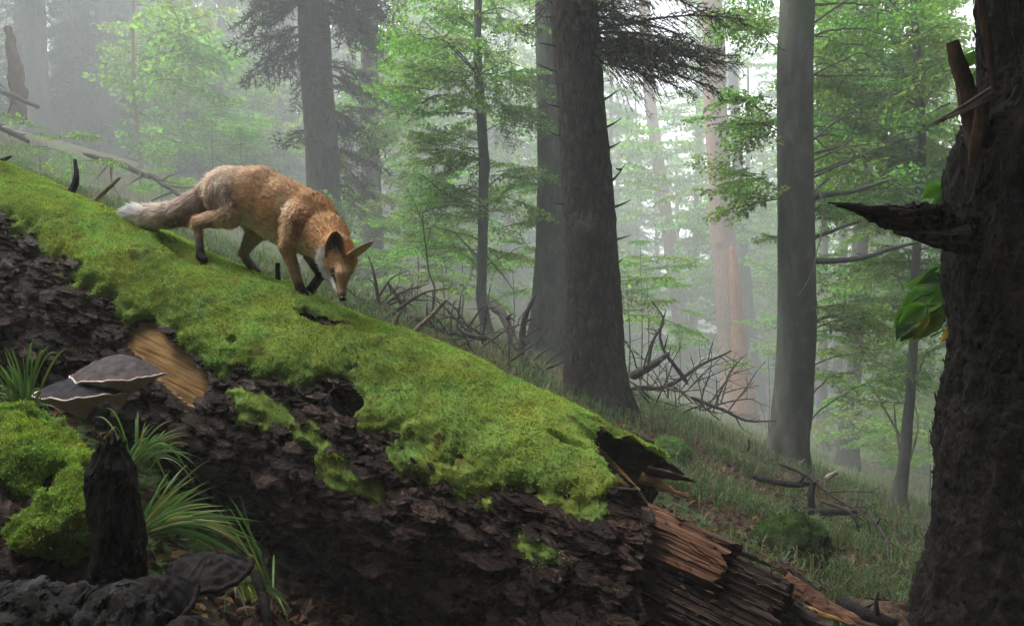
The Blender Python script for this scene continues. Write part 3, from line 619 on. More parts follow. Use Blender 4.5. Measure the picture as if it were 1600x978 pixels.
for (px, py, a, b_) in [(430, 650, .2, .06), (540, 740, .16, .05), (690, 730, .2, .06), (840, 860, .14, .04), (290, 620, .07, .04), (1020, 770, .05, .025), (640, 720, .1, .04), (930, 800, .12, .04)]:   # patches below the edge
    s0, t0, _ = log_hit(px, py); dd = ((S-s0)/a)**2+((TH-t0)*LR/b_)**2; mmask = np.maximum(mmask, .36*smooth(1.5, .1, dd+1.6*fbm(q3*13, 4, 28)))
# old crack behind the hind paws, knot hole, bare wood
rad = LR+low
s0, t0, _ = log_hit(258, 385); s1, t1, _ = log_hit(300, 405); ss = np.clip((S-s0)/(s1-s0), -.3, 1.3)
crack = np.exp(-(((TH-(t0+(t1-t0)*ss))*LR/.022)**2))*smooth(.16, .05, np.abs(S-(s0+s1)/2)); rad = rad-.06*crack; mmask = mmask*(1-.75*crack)
s0, t0, _ = log_hit(545, 626); hole = np.exp(-((((S-s0)/.055)**2+((TH-t0)*LR/.043)**2)**1.6)); rim = np.exp(-((np.sqrt(((S-s0)/.055)**2+((TH-t0)*LR/.043)**2)-1.25)/.25)**2)
rad = rad-.14*hole+.016*rim; mmask = mmask*(1-smooth(.1, .4, hole))
sa, ta, _ = log_hit(212, 522); sb, tb, _ = log_hit(296, 604); bx = S-sa; by = (TH-ta)*LR; ex, ey = sb-sa, (tb-ta)*LR; tt = np.clip((bx*ex+by*ey)/(ex*ex+ey*ey), 0, 1)
bd = np.hypot(bx-tt*ex, by-tt*ey)+.016*fbm(q3*11, 3, 31); bare = smooth(.078, .066, bd)
mmask = mmask*(1-smooth(.0, .5, bare)); rad = rad-.035*bare+bark*(1-bare)*(1-.85*rim)*(1-.5*smooth(.2, .8, mmask))+.002*bare*noise(np.stack([S*4, TH*70, 0*S], -1), 3)
V = log_pt(S, TH, rad); lp = np.stack([S, TH*LR, rad], -1).reshape(-1, 3)
ii = np.arange(NS-1)[:, None]*NT; jj = np.arange(NT-1)[None]; Ql = np.stack([ii+jj, ii+jj+1, ii+NT+jj+1, ii+NT+jj], -1).reshape(-1, 4)
fb = (bare > .5).ravel()[Ql].all(1)
log = thing('fallen_log', LA-LN*LR, 'huge fallen trunk under bright green moss, sloping down with a broken end', 'log')
def sub_obj(name, Vf, Q, mats, parent, lpf, sm=True):
    used, inv = np.unique(Q, return_inverse=True); mb = MB().add(Vf[used], Q=inv.reshape(-1, 4)); return mb.build(name, mats, parent, sm, lpf[used])
Vf = V.reshape(-1, 3)
sub_obj('bark', Vf, Ql[~fb], M['logbark'], log, lp)
tag(sub_obj('bare_wood', Vf, Ql[fb], M['logwood'], log, lp), 'pale bare wood where the bark has come off')
# moss cover
mth = (mmask**1.4)*(.018+.005*fbm(q3*7, 3, 41)+.005*fbm(q3*28, 3, 42)+.005*np.abs(noise(q3*60, 43)))-.012*(1-smooth(.1, .45, mmask))
mrad = LR+low-.06*crack+bark*(.1+.25*(1-smooth(.3, .9, mmask)))+mth+.006; mV = log_pt(S, TH, mrad).reshape(-1, 3)
fm = (mmask > .15).ravel()[Ql].any(1)
MOSSG = A(.235, .33, .08)
def moss_col(q, k=1.0):
    a = fbm(q*4, 3, 51); b = fbm(q*16, 3, 52); c = fbm(q*9, 3, 53); sh = np.clip(1+.22*a+.28*b, .45, 1.7)
    col = MOSSG*k*sh[..., None]*np.stack([1+.25*c, 1+0*c, 1-.2*c], -1)
    br = smooth(.42, .7, fbm(q*13, 3, 54))[..., None]*.7
    return col*(1-br)+A(.13, .085, .04)*br
mc = moss_col(q3).reshape(-1, 3); used, inv = np.unique(Ql[fm], return_inverse=True)
MB().add(mV[used], Q=inv.reshape(-1, 4), col=mc[used]*.95).build('moss_mat', M['moss'], log)
def fuzz(n, P, Nn, col, l0, l1, w, seed, lay=.9):
    """small shoots standing on a surface, one two-triangle frond each"""
    r = np.random.default_rng(seed); d = nrm(Nn+r.normal(0, lay, (n, 3))); L = r.uniform(l0, l1, (n, 1)); s = nrm(np.cross(d, r.normal(0, 1, (n, 3))))*w*.5
    m = P+d*L*.55+s*0; tip = P+d*L+r.normal(0, .25, (n, 3))*L
    Vv = np.stack([P-s*.6, P+s*.6, m+s, m-s, tip], 1).reshape(-1, 3); k = np.arange(n)[:, None]*5
    Q = k+np.array([[0, 1, 2, 3]]); Tt = k+np.array([[3, 2, 4]]); sh = r.uniform(.65, 1.4, (n, 1))*np.stack([r.uniform(.85, 1.3, n), np.ones(n), r.uniform(.6, 1.2, n)], -1)
    cc = np.repeat((col*sh)[:, None], 5, 1).copy(); cc[:, :2] *= .75; return Vv, Tt, Q, cc.reshape(-1, 3)
r = np.random.default_rng(61); NB = 250000
wgt = (np.clip(mmask*1.3, .012, 1)*(bare < .2)*(hole < .1)*(TH > -1.0)*(TH < 1.75)*(S > -.75)).ravel().astype(float)*np.repeat(np.gradient(th)[None], NS, 0).ravel(); pk = r.choice(len(wgt), NB, p=wgt/wgt.sum())
surf = np.where((mmask > .25)[..., None], mV.reshape(NS, NT, 3), V).reshape(-1, 3); Nn = nrm(np.cos(TH)[..., None]*LN+np.sin(TH)[..., None]*LW).reshape(-1, 3)
jit = LU*r.normal(0, .004, (NB, 1))+LW*r.normal(0, .004, (NB, 1))
Vv, Tt, Q, cc = fuzz(NB, surf[pk]+jit-Nn[pk]*.003, Nn[pk], mc[pk]*1.1, .004, .0105, .0036, 62)
tag(MB().add(Vv, Tt, Q, cc).build('moss_shoots', M['moss'], log, sm=False), kind='stuff')
# loose bark scales
NBk = 7500; wgt = ((mmask < .15)*(bare < .02)*(hole < .02)*(rim < .25)*(TH > .1)*(TH < 2.0)*(S > -.8)*(S < s_end[None]-.03)).ravel().astype(float); pk = r.choice(len(wgt), NBk, p=wgt/wgt.sum())
mb = MB(); P0 = Vf[pk]; a = r.uniform(-.5, .5, NBk); e1 = LU*np.cos(a)[:, None]+np.cross(Nn[pk], LU[None])*np.sin(a)[:, None]; e2 = np.cross(Nn[pk], e1)
l1 = .012+.036*r.random((NBk, 1))**2; l2 = l1*r.uniform(.25, .55, (NBk, 1)); lift = r.uniform(.002, .014, (NBk, 1)); N0 = Nn[pk]
ring = []
for q in range(6):
    ca, sa_ = math.cos(q*math.pi/3+.3), math.sin(q*math.pi/3+.3); jr = r.uniform(.7, 1.2, (NBk, 1)); ring.append(P0+e1*l1*ca*jr+e2*l2*sa_*jr+N0*(lift*(.35-sa_*.9)+.001))
ctr = P0+N0*(lift*.35+.003); Vv = np.stack(ring+[ctr], 1).reshape(-1, 3); k = np.arange(NBk)[:, None, None]*7
Tt = (k+np.array([[q, (q+1) % 6, 6] for q in range(6)])[None]).reshape(-1, 3)
lpp = np.repeat(lp[pk][:, None], 7, 1).reshape(-1, 3)+np.tile(r.normal(0, .02, (7, 3)), (NBk, 1))
tag(MB().add(Vv, Tt).build('bark_scales', M['logbark'], log, False, lpp), kind='stuff')
# inner wall of the hollow end, and the torn rim joining it to the bark
ni = 40; ui = np.linspace(0, 1, ni)[:, None]; Ri = (LR-.085+.02*noise(np.stack([th*6, 0*th, 0*th], -1), 8))[None]
Si = s_end[None]-.005+.08*noise(np.stack([th*14, 0*th, 0*th], -1), 9)[None]*ui*0-ui*.75; THi = np.repeat(th[None], ni, 0)
ri = np.where(ui < .03, rad[-1][None]-.004, Ri-.1*ui+.014*noise(np.stack([Si*4, THi*16, 0*Si], -1), 11)+.006*noise(np.stack([Si*7, THi*45, 0*Si], -1), 12))
Vi = log_pt(Si, THi, ri); i2 = np.arange(ni-1)[:, None]*NT; Qi = np.stack([i2+jj, i2+NT+jj, i2+NT+jj+1, i2+jj+1], -1).reshape(-1, 4)
lpi = np.stack([Si, THi*LR, ri], -1).reshape(-1, 3)
MB().add(Vi.reshape(-1, 3), Q=Qi).build('hollow_wall', M['oldwood'], log, True, lpi)
cen = log_pt(np.array([S_END0-.5]), np.array([0.]), np.array([0.]))[0]; T0, N0_, B0 = LU, LN, LW
ang = np.linspace(0, 2*np.pi, 24, endpoint=False); dv = cen+LR*.75*(np.cos(ang)[:, None]*LN+np.sin(ang)[:, None]*LW)
MB().add(np.concatenate([dv, [cen]]), T=np.stack([np.arange(24), (np.arange(24)+1) % 24, np.full(24, 24)], -1)).build('rotten_core', M['oldwood'], log, True, np.concatenate([dv, [cen]]))
# slabs of bare wood running out of the broken end
def slab(name, th0, th1, r0, s_a, s_b, thick, m, seed, sag=0.0, rag=.05, groove=.012, nt=90, ns=140, label=None):
    tq = np.linspace(th0, th1, nt); e = s_b+rag*noise(np.stack([tq*11, 0*tq, 0*tq], -1), seed)+rag*.7*np.round(2*noise(np.stack([tq*26, 0*tq, 0*tq], -1), seed+1))/2 if not callable(s_b) else s_b(tq)
    uu = np.linspace(0, 1, ns)[:, None]; Sq = s_a+uu*(e[None]-s_a); Tq = np.repeat(tq[None], ns, 0)
    g1 = noise(np.stack([Sq*1.6, Tq*24, 0*Sq], -1), seed+2); g2 = noise(np.stack([Sq*4, Tq*60, 0*Sq], -1), seed+3); stp = np.round(fbm(np.stack([Sq*5, Tq*7, 0*Sq], -1), 3, seed+4)*3)/3
    edg = np.minimum(smooth(0, .08, (Tq-th0)/(th1-th0)), smooth(0, .08, (th1-Tq)/(th1-th0)))
    ro = r0+groove*(g1+.5*g2)+.014*stp-(1-edg)*thick*.6-sag*uu; rin = r0-thick-sag*uu+.01*g1
    Vo = log_pt(Sq, Tq, ro).reshape(-1, 3); Vn = log_pt(Sq, Tq, rin).reshape(-1, 3); N_ = ns*nt
    a_ = np.arange(ns-1)[:, None]*nt; b_ = np.arange(nt-1)[None]; Qo = np.stack([a_+b_, a_+b_+1, a_+nt+b_+1, a_+nt+b_], -1).reshape(-1, 4)
    Qn = Qo[:, ::-1]+N_; k1 = np.arange(nt-1); e1_ = (ns-1)*nt
    Qe = np.stack([e1_+k1, e1_+k1+1, e1_+k1+1+N_, e1_+k1+N_], -1); k2 = np.arange(ns-1)*nt
    Qs1 = np.stack([k2, k2+nt, k2+nt+N_, k2+N_], -1); Qs2 = np.stack([k2+nt-1, k2+nt-1+N_, k2+2*nt-1+N_, k2+2*nt-1], -1)
    l_ = np.concatenate([np.stack([Sq, Tq*LR, ro], -1).reshape(-1, 3), np.stack([Sq, Tq*LR, rin], -1).reshape(-1, 3)])
    o = MB().add(np.concatenate([Vo, Vn]), Q=np.concatenate([Qo, Qn, Qe, Qs1, Qs2])).build(name, m, log, False, l_)
    if label: o['label'] = label
    return o
h1, h2, h3, h4 = log_hit(1030, 785, .40), log_hit(1145, 850, .38), log_hit(1240, 893, .36), log_hit(1215, 960, .36)
slab('wood_slab', h1[1]-.03, h1[1]+.42, .385, h1[0]-.14, h2[0], .07, M['redwood'], 71, .0, .07, .008, label='orange-brown slab of fresh torn wood')
tb0 = h3[1]-.02
slab('wood_slab', tb0, tb0+1.25, .355, h1[0]-.16, h3[0], .12, M['oldwood'], 81, .0, .06, .014, 130, 170, label='dark grooved slab of old wood')
slab('wood_slab', tb0+.1, tb0+.7, .27, h1[0], h3[0]+.16, .08, M['oldwood'], 91, .05, .09, .012)
# splinters at the torn end and along the upper rim
def splinter(P0, P1, w, m, seed, flat=.45):
    Pr, Rr = resample([P0, (np.asarray(P0)+P1)/2, P1], [w, w*.8, w*.1], 16)
    V, Tt, Q = tube(Pr, Rr, 7, True, lambda V: .35*w*noise(V*A(35, 35, 35), seed)+.2*w*noise(V*A(90, 90, 90), seed+1), flat)
    MB().add(V, Tt, Q).build('splinter', m, log, False, V)
for q, (a_, b_, w, m) in enumerate([((1215, 880, 2.34), (1300, 940, 2.28), .022, 'oldwood'), ((1225, 905, 2.3), (1340, 978, 2.2), .03, 'redwood'), ((1200, 925, 2.26), (1310, 985, 2.15), .03, 'oldwood'), ((1235, 890, 2.33), (1265, 925, 2.3), .016, 'redwood'),
        ((1180, 940, 2.22), (1270, 985, 2.15), .03, 'oldwood'), ((1250, 925, 2.28), (1385, 990, 2.2), .018, 'redwood'), ((1240, 945, 2.25), (1330, 975, 2.2), .014, 'logwood'), ((1150, 860, 2.36), (1225, 893, 2.33), .01, 'oldwood'),
        ((915, 685, 2.62), (1000, 765, 2.56), .012, 'logwood'), ((930, 672, 2.7), (1018, 700, 2.72), .024, 'redwood'), ((945, 668, 2.74), (1022, 692, 2.76), .02, 'oldwood'), ((900, 680, 2.62), (962, 728, 2.58), .014, 'redwood'),
        ((1010, 735, 2.62), (1088, 752, 2.66), .018, 'oldwood'), ((1000, 745, 2.64), (1072, 775, 2.62), .02, 'logwood'), ((1020, 715, 2.7), (1070, 742, 2.72), .018, 'oldwood'), ((940, 700, 2.72), (1015, 712, 2.74), .03, 'oldwood'), ((960, 715, 2.7), (1030, 748, 2.68), .028, 'oldwood')]):
    splinter(at(*a_), at(*b_), w, M[m], 500+q*3)
r = np.random.default_rng(17); mbc = MB()
for q in range(260):
    s_, t_ = r.uniform(h1[0]-.12, h3[0]+.1), r.uniform(h1[1]-.05, h1[1]+1.0); c_ = log_pt(np.array([s_]), np.array([t_]), np.array([.375+r.uniform(-.02, .015)]))[0]; e_ = r.uniform(.001, .005, 3)*A(2.4, 1, .6); R_ = rot_z(np.array(r.normal(-.35, .4))) @ rot_y(np.array(r.normal(.35, .4)))
    b_ = np.array([[x, y, z] for x in (-1, 1) for y in (-1, 1) for z in (-1, 1)])*e_*r.uniform(.6, 1.3, (8, 3)); mbc.add(b_ @ R_.T+c_, Q=np.array([[0, 1, 3, 2], [4, 6, 7, 5], [0, 4, 5, 1], [2, 3, 7, 6], [0, 2, 6, 4], [1, 5, 7, 3]]), col=A(.09, .045, .028)*r.uniform(.3, 1.5))
tag(mbc.build('wood_crumbs', M['litter'], log, False), kind='stuff')
# stubs of branches and litter on the log
def stub(name, pts, w0, w1, m, label, cat, seed, parent=None):
    P = np.array([at(*p) for p in pts]); V, Tt, Q = branch(P, w0, w1, 18, 10, .0, seed); d_ = nrm(V-P.mean(0)); V = V+.18*w0*fbm(V*45, 3, seed)[:, None]*d_
    return MB().add(V, Tt, Q).build(name, m, parent)
stub('branch_stub', [(434, 452, 3.08), (434, 432, 3.08), (434, 411, 3.07)], .013, .009, M['darkbark'], '', '', 1, log)
stub('branch_stub', [(612, 526, 2.98), (616, 508, 2.99), (623, 489, 3.0)], .015, .006, M['palewood'], '', '', 2, log)
stub('branch_stub', [(100, 312, 3.5), (113, 298, 3.52), (119, 278, 3.53), (117, 250, 3.55)], .022, .007, M['darkbark'], '', '', 3, log)
stub('branch_stub', [(136, 324, 3.48), (150, 312, 3.5), (188, 277, 3.5)], .018, .006, M['palewood'], '', '', 4, log)
stub('branch_stub', [(-10, 256, 3.7), (12, 247, 3.7), (18, 244, 3.7)], .012, .004, M['deadwood'], '', '', 5, log)
nL = 420; wgt = ((mmask > .5)*(TH > -.7)*(TH < 1.2)*(S > -.7)).ravel().astype(float)*(.25+(fbm(q3*3, 3, 71).ravel() > .18)); pk = r.choice(len(wgt), nL, p=wgt/wgt.sum())
Rm = rot_z(r.uniform(-3.2, 3.2, nL)) @ rot_x(r.normal(0, .5, nL)) @ rot_y(r.normal(0, .3, nL)); P, Tt0 = leaf_geo(1); P = P*A(1, .28, 1.5)
Vv, Tt = scatter_geo(P, Tt0, Rm, mV[pk]+Nn[pk]*.014, r.uniform(.010, .028, nL)); tag(MB().add(Vv, Tt, col=np.repeat(A(.3, .13, .06)*r.uniform(.4, 1.5, (nL, 1)), 4, 0)).build('bud_scales', M['litter'], log, False), kind='stuff')

# ------------------------------------------------------------------ the fox
PRIM = []
def fy(px): return 3.10-(px-400)*.00098
def fp(px, py, off=0.0): return at(px, py, fy(px)+off)
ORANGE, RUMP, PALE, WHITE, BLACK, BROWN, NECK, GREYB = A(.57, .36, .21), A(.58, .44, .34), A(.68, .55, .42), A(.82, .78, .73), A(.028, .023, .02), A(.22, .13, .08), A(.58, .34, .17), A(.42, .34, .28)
def prim(a, b, ra, rb, ca, cb=None, k=.02, flow=1, lat=1.0):
    """round cone between two joints; radii in photograph pixels at the fox"""
    m = fy(400)/F; PRIM.append((np.array(a), np.array(b), (ra-(2.5 if ra > 20 else .9))*m, (rb-(2.5 if ra > 20 else .9))*m, np.array(ca), np.array(cb if cb is not None else ca), k, flow, lat))
# torso, tail end first
prim(fp(356, 298), fp(405, 306), 40, 44, RUMP, A(.6, .39, .24), .03, -1, .8)
prim(fp(405, 306), fp(445, 328), 44, 46, A(.6, .39, .24), ORANGE, .03, -1, .8)
prim(fp(445, 328), fp(482, 346), 46, 45, ORANGE, NECK, .03, -1, .78)
prim(fp(482, 344), fp(512, 370, -.04), 43, 31, NECK, NECK, .03, -1, .85)
prim(fp(512, 368, -.05), fp(523, 390, -.12), 31, 24, NECK, A(.62, .34, .16), .025, -1)
prim(fp(395, 335), fp(455, 366), 17, 24, PALE, PALE, .03, -1, 1.1)
prim(fp(474, 376, -.02), fp(500, 388, -.05), 20, 17, PALE, A(.6, .45, .3), .03, -1)
# near hind leg
prim(fp(352, 302, -.055), fp(360, 337, -.075), 33, 19, RUMP, A(.54, .39, .28), .03, 1, .8)
prim(fp(360, 336, -.075), fp(313, 347, -.075), 18, 8.5, A(.54, .37, .25), A(.54, .35, .22), .014)
prim(fp(309, 345, -.075), fp(312, 382, -.075), 7.2, 6.2, A(.54, .38, .25), A(.28, .19, .13), .008)
prim(fp(312, 380, -.075), fp(314, 399, -.08), 6.2, 7.2, A(.1, .075, .06), BLACK, .008)
prim(fp(314, 401, -.08), fp(320, 406, -.1), 8, 6, BLACK, BLACK, .008)
# far hind leg
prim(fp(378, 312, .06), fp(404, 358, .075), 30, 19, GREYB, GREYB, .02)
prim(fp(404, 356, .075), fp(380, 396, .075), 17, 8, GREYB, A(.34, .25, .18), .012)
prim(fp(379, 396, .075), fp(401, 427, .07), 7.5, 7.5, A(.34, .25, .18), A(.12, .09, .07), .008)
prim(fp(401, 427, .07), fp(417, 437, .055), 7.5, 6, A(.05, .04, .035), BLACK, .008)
# near front leg
prim(fp(470, 345, -.055), fp(449, 386, -.08), 29, 14, ORANGE, A(.52, .3, .15), .025)
prim(fp(447, 384, -.08), fp(469, 450, -.065), 12, 7.2, A(.52, .3, .15), A(.13, .075, .045), .012)
prim(fp(469, 450, -.065), fp(482, 471, -.065), 7.4, 7.4, BLACK, BLACK, .008)
prim(fp(482, 471, -.065), fp(497, 480, -.075), 8.5, 6.5, BLACK, BLACK, .008)
# far front leg, lifted with the wrist folded back
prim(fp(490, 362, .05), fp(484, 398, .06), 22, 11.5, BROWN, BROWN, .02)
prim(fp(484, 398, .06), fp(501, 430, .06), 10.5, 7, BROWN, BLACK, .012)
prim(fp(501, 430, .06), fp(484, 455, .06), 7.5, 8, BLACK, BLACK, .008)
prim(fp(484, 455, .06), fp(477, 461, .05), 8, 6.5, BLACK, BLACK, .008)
# brush
TAILC = [A(.6, .52, .44), A(.4, .3, .25), A(.44, .33, .28), A(.47, .36, .3), A(.54, .43, .37), A(.62, .52, .45), A(.72, .7, .68), A(.74, .73, .71)]
tp = [(342, 286, 0, 13), (327, 299, -.01, 15), (310, 315, -.01, 18.5), (288, 329, -.02, 20.5), (262, 337, -.03, 19.5), (236, 339, -.03, 18.5), (214, 336, -.03, 16), (199, 333, -.03, 9)]
for q in range(7): prim(fp(*tp[q][:3]), fp(*tp[q+1][:3]), tp[q][3], tp[q+1][3], TAILC[q], TAILC[q+1], .014)
# head, bent down and turned towards the viewer
hy = -.145
prim(fp(529, 391, hy), fp(531, 404, hy-.005), 23, 22, A(.6, .35, .18), A(.6, .36, .19), .02, -1)
prim(fp(531, 414, hy-.03), fp(534, 430, hy-.055), 16, 12, A(.58, .34, .18), A(.54, .33, .19), .016, -1)
prim(fp(534, 430, hy-.055), fp(534, 459, hy-.075), 11, 6.5, A(.54, .35, .21), A(.38, .26, .17), .012, -1)
prim(fp(535, 459, hy-.075), fp(535, 465, hy-.078), 6.5, 5, A(.3, .22, .17), BLACK, .006, -1)
prim(fp(509, 405, hy-.01), fp(515, 428, hy-.02), 13, 8.5, WHITE, WHITE, .015, -1)
prim(fp(545, 408, hy+.0), fp(545, 422, hy-.015), 11, 8, A(.44, .22, .1), A(.44, .25, .12), .015, -1)
prim(fp(519, 432, hy-.015), fp(530, 456, hy-.045), 8.5, 6, WHITE, WHITE, .012, -1)
def sd_prim(p, pr):
    a, b, ra, rb, ca, cb, k, fl, lat = pr
    ba = b-a; L = np.dot(ba, ba); pa = p-a
    if lat != 1.0:                                       # narrower across the body
        lt = nrm(np.cross(ba, A(0, 0, 1))); c = pa @ lt; pa = pa+(c*(1/lat-1))[..., None]*lt
    h = np.clip(pa @ ba/max(L, 1e-9), 0, 1)
    return np.linalg.norm(pa-h[..., None]*ba, axis=-1)-(ra+(rb-ra)*h), h
def fox_sd(p):
    D = np.full(p.shape[:-1], .5)
    for pr in PRIM:
        d, _ = sd_prim(p, pr); k = pr[6]; h = np.maximum(k-np.abs(D-d), 0)/k; D = np.minimum(D, d)-h*h*k*.25
    return D
# surface nets over the blended field: one continuous skin
allp = np.array([x for pr in PRIM for x in (pr[0]-max(pr[2:4])-.03, pr[0]+max(pr[2:4])+.03, pr[1]-max(pr[2:4])-.03, pr[1]+max(pr[2:4])+.03)])
g0, g1 = allp.min(0), allp.max(0); hs_ = .0055; dim = np.ceil((g1-g0)/hs_).astype(int)+1
gx, gy, gzv = [g0[c]+np.arange(dim[c])*hs_ for c in range(3)]
D = np.full(dim, .3)
for pr in PRIM:
    lo = np.minimum(pr[0], pr[1])-max(pr[2:4])-.05; hi = np.maximum(pr[0], pr[1])+max(pr[2:4])+.05
    i0 = np.clip(((lo-g0)/hs_).astype(int), 0, dim-1); i1 = np.clip(((hi-g0)/hs_).astype(int)+1, 1, dim)
    sl = tuple(slice(i0[c], i1[c]) for c in range(3)); pp = np.stack(np.meshgrid(gx[sl[0]], gy[sl[1]], gzv[sl[2]], indexing='ij'), -1)
    d, _ = sd_prim(pp, pr); k = pr[6]; E = D[sl]; h = np.maximum(k-np.abs(E-d), 0)/k; D[sl] = np.minimum(E, d)-h*h*k*.25
def surface_nets(D, org, h):
    s = D < 0; n = np.array(D.shape)-1; corners = [(i, j, k) for i in (0, 1) for j in (0, 1) for k in (0, 1)]
    cnt = sum(s[i:n[0]+i, j:n[1]+j, k:n[2]+k].astype(int) for i, j, k in corners); act = (cnt > 0) & (cnt < 8)
    idx = -np.ones(n, int); ac = np.argwhere(act); idx[act] = np.arange(len(ac)); acc = np.zeros((len(ac), 3)); wc = np.zeros(len(ac))
    for a in range(8):
        for b in range(a+1, 8):
            ca, cb = np.array(corners[a]), np.array(corners[b])
            if np.abs(ca-cb).sum() != 1: continue
            da = D[tuple((ac+ca).T)]; db = D[tuple((ac+cb).T)]; x = (da < 0) != (db < 0); t = np.where(x, da/np.where(x, da-db, 1), 0)
            acc += np.where(x[:, None], ca+t[:, None]*(cb-ca), 0); wc += x
    V = org+h*(ac+acc/wc[:, None]); Q = []
    for ax in range(3):
        o1, o2 = [(1, 2), (2, 0), (0, 1)][ax]; sl0 = [slice(0, n[c]) for c in range(3)]; sa = s[:n[0], :n[1], :n[2]]
        sh = [slice(0, n[c]) for c in range(3)]; sh[ax] = slice(1, n[ax]+1); sb = s[tuple(sh)]; e = np.argwhere(sa != sb)
        e = e[(e[:, o1] > 0) & (e[:, o2] > 0)]; f1 = np.zeros(3, int); f1[o1] = 1; f2 = np.zeros(3, int); f2[o2] = 1
        qd = np.stack([idx[tuple((e-f1-f2).T)], idx[tuple((e-f2).T)], idx[tuple(e.T)], idx[tuple((e-f1).T)]], -1)
        fl = sa[tuple(e.T)]; qd[~fl] = qd[~fl][:, ::-1]; Q.append(qd)
    Q = np.concatenate(Q); return V, Q[(Q >= 0).all(1)]
fV, fQ = surface_nets(D, g0, hs_)
def fgrad(p, e=.002): return nrm(np.stack([fox_sd(p+e*v)-fox_sd(p-e*v) for v in np.eye(3)], -1))
for _ in range(2): fV = fV-fgrad(fV)*fox_sd(fV)[:, None]*.8
fN = fgrad(fV, .004)
def fox_attr(p):
    W = np.zeros(p.shape[:-1]); Cc = np.zeros(p.shape); Fl = np.zeros(p.shape)
    for a, b, ra, rb, ca, cb, k, fl, lat in PRIM:
        d, h = sd_prim(p, (a, b, ra, rb, ca, cb, k, fl, lat)); w = np.exp(-np.clip(d, -.02, None)/.006); W += w; Cc += w[..., None]*(ca+(cb-ca)*h[..., None]); Fl += w[..., None]*nrm(b-a)*fl
    return Cc/W[..., None], nrm(Fl)
def fox_hit(px, py):
    dv = nrm(at(px, py, 1)-EYE); p = EYE+dv*2.4
    for _ in range(80): p = p+dv*max(float(fox_sd(p[None])[0])*.8, .0002)
    return p
def coat(p, nn):
    c, fl = fox_attr(p)
    def spot(q, rad, cc, amt=1.0):
        nonlocal c
        w = amt*smooth(1.0, .6, np.linalg.norm(p-q, axis=-1)/rad+.25*fbm(p*60, 2, 5))[:, None]; c = c*(1-w)+cc*w
    x = 800+p[:, 0]/p[:, 1]*F
    # darker saddle hairs, paler flank, grey rump
    n1 = fbm(p*A(9, 9, 9), 3, 3)
    body = smooth(330, 360, x)*smooth(520, 500, x)*smooth(-.2, .8, nn[:, 2])
    c = c*(1-(.25*body*np.clip(.5+n1, 0, 1))[:, None])
    for px, py, rd, cc, am in [(474, 343, .045, A(.26, .1, .04), .8), (468, 356, .03, A(.3, .12, .05), .7), (448, 322, .05, A(.62, .48, .33), .75), (430, 335, .05, A(.55, .38, .22), .6), (360, 300, .03, A(.28, .17, .12), .6), (372, 320, .03, A(.26, .16, .11), .5),
                               (340, 285, .025, A(.66, .56, .46), .8), (395, 325, .05, A(.52, .37, .25), .5), (505, 402, .04, A(.75, .68, .6), .8), (494, 392, .04, A(.6, .46, .32), .6), (440, 362, .05, A(.5, .37, .22), .6),
                               (309, 344, .02, A(.52, .3, .17), .7), (324, 326, .03, A(.16, .11, .09), .7)]:
        spot(fox_hit(px, py), rd, cc, am)
    for px, py, rd, cc, am in [(505, 398, .03, WHITE, .8), (503, 412, .032, WHITE, .97), (509, 428, .027, WHITE, .97), (516, 443, .02, WHITE, .95), (521, 455, .014, WHITE, .9), (521.5, 427, .027, A(.05, .028, .018), .95), (525, 438, .02, A(.1, .05, .03), .95), (526, 448, .017, A(.13, .065, .04), .95), (528, 456, .012, A(.2, .12, .08), .8),
                               (544.5, 431, .018, A(.05, .028, .018), .95), (541, 443, .009, A(.2, .12, .08), .7), (536.5, 438, .016, A(.72, .48, .27), .95), (537, 448, .014, A(.74, .52, .32), .95), (537, 457, .012, A(.66, .48, .34), .9), (532, 412, .026, A(.62, .38, .19), .6), (540, 390, .024, A(.66, .38, .2), .7), (515, 410, .016, A(.55, .33, .17), .6)]:
        spot(fox_hit(px, py), rd, cc, am)
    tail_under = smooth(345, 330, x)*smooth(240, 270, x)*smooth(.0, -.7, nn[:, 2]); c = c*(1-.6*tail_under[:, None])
    c = np.where(c.mean(-1, keepdims=True) > .1, np.clip(c*1.36+.02, 0, .9), c)
    return c, fl
fC, fFl = coat(fV, fN)
fox = thing('fox', fp(400, 430), 'red fox walking head down along the mossy trunk, brush trailing with white tip', 'fox')
mb = MB().add(fV, Q=fQ, col=fC*.9)
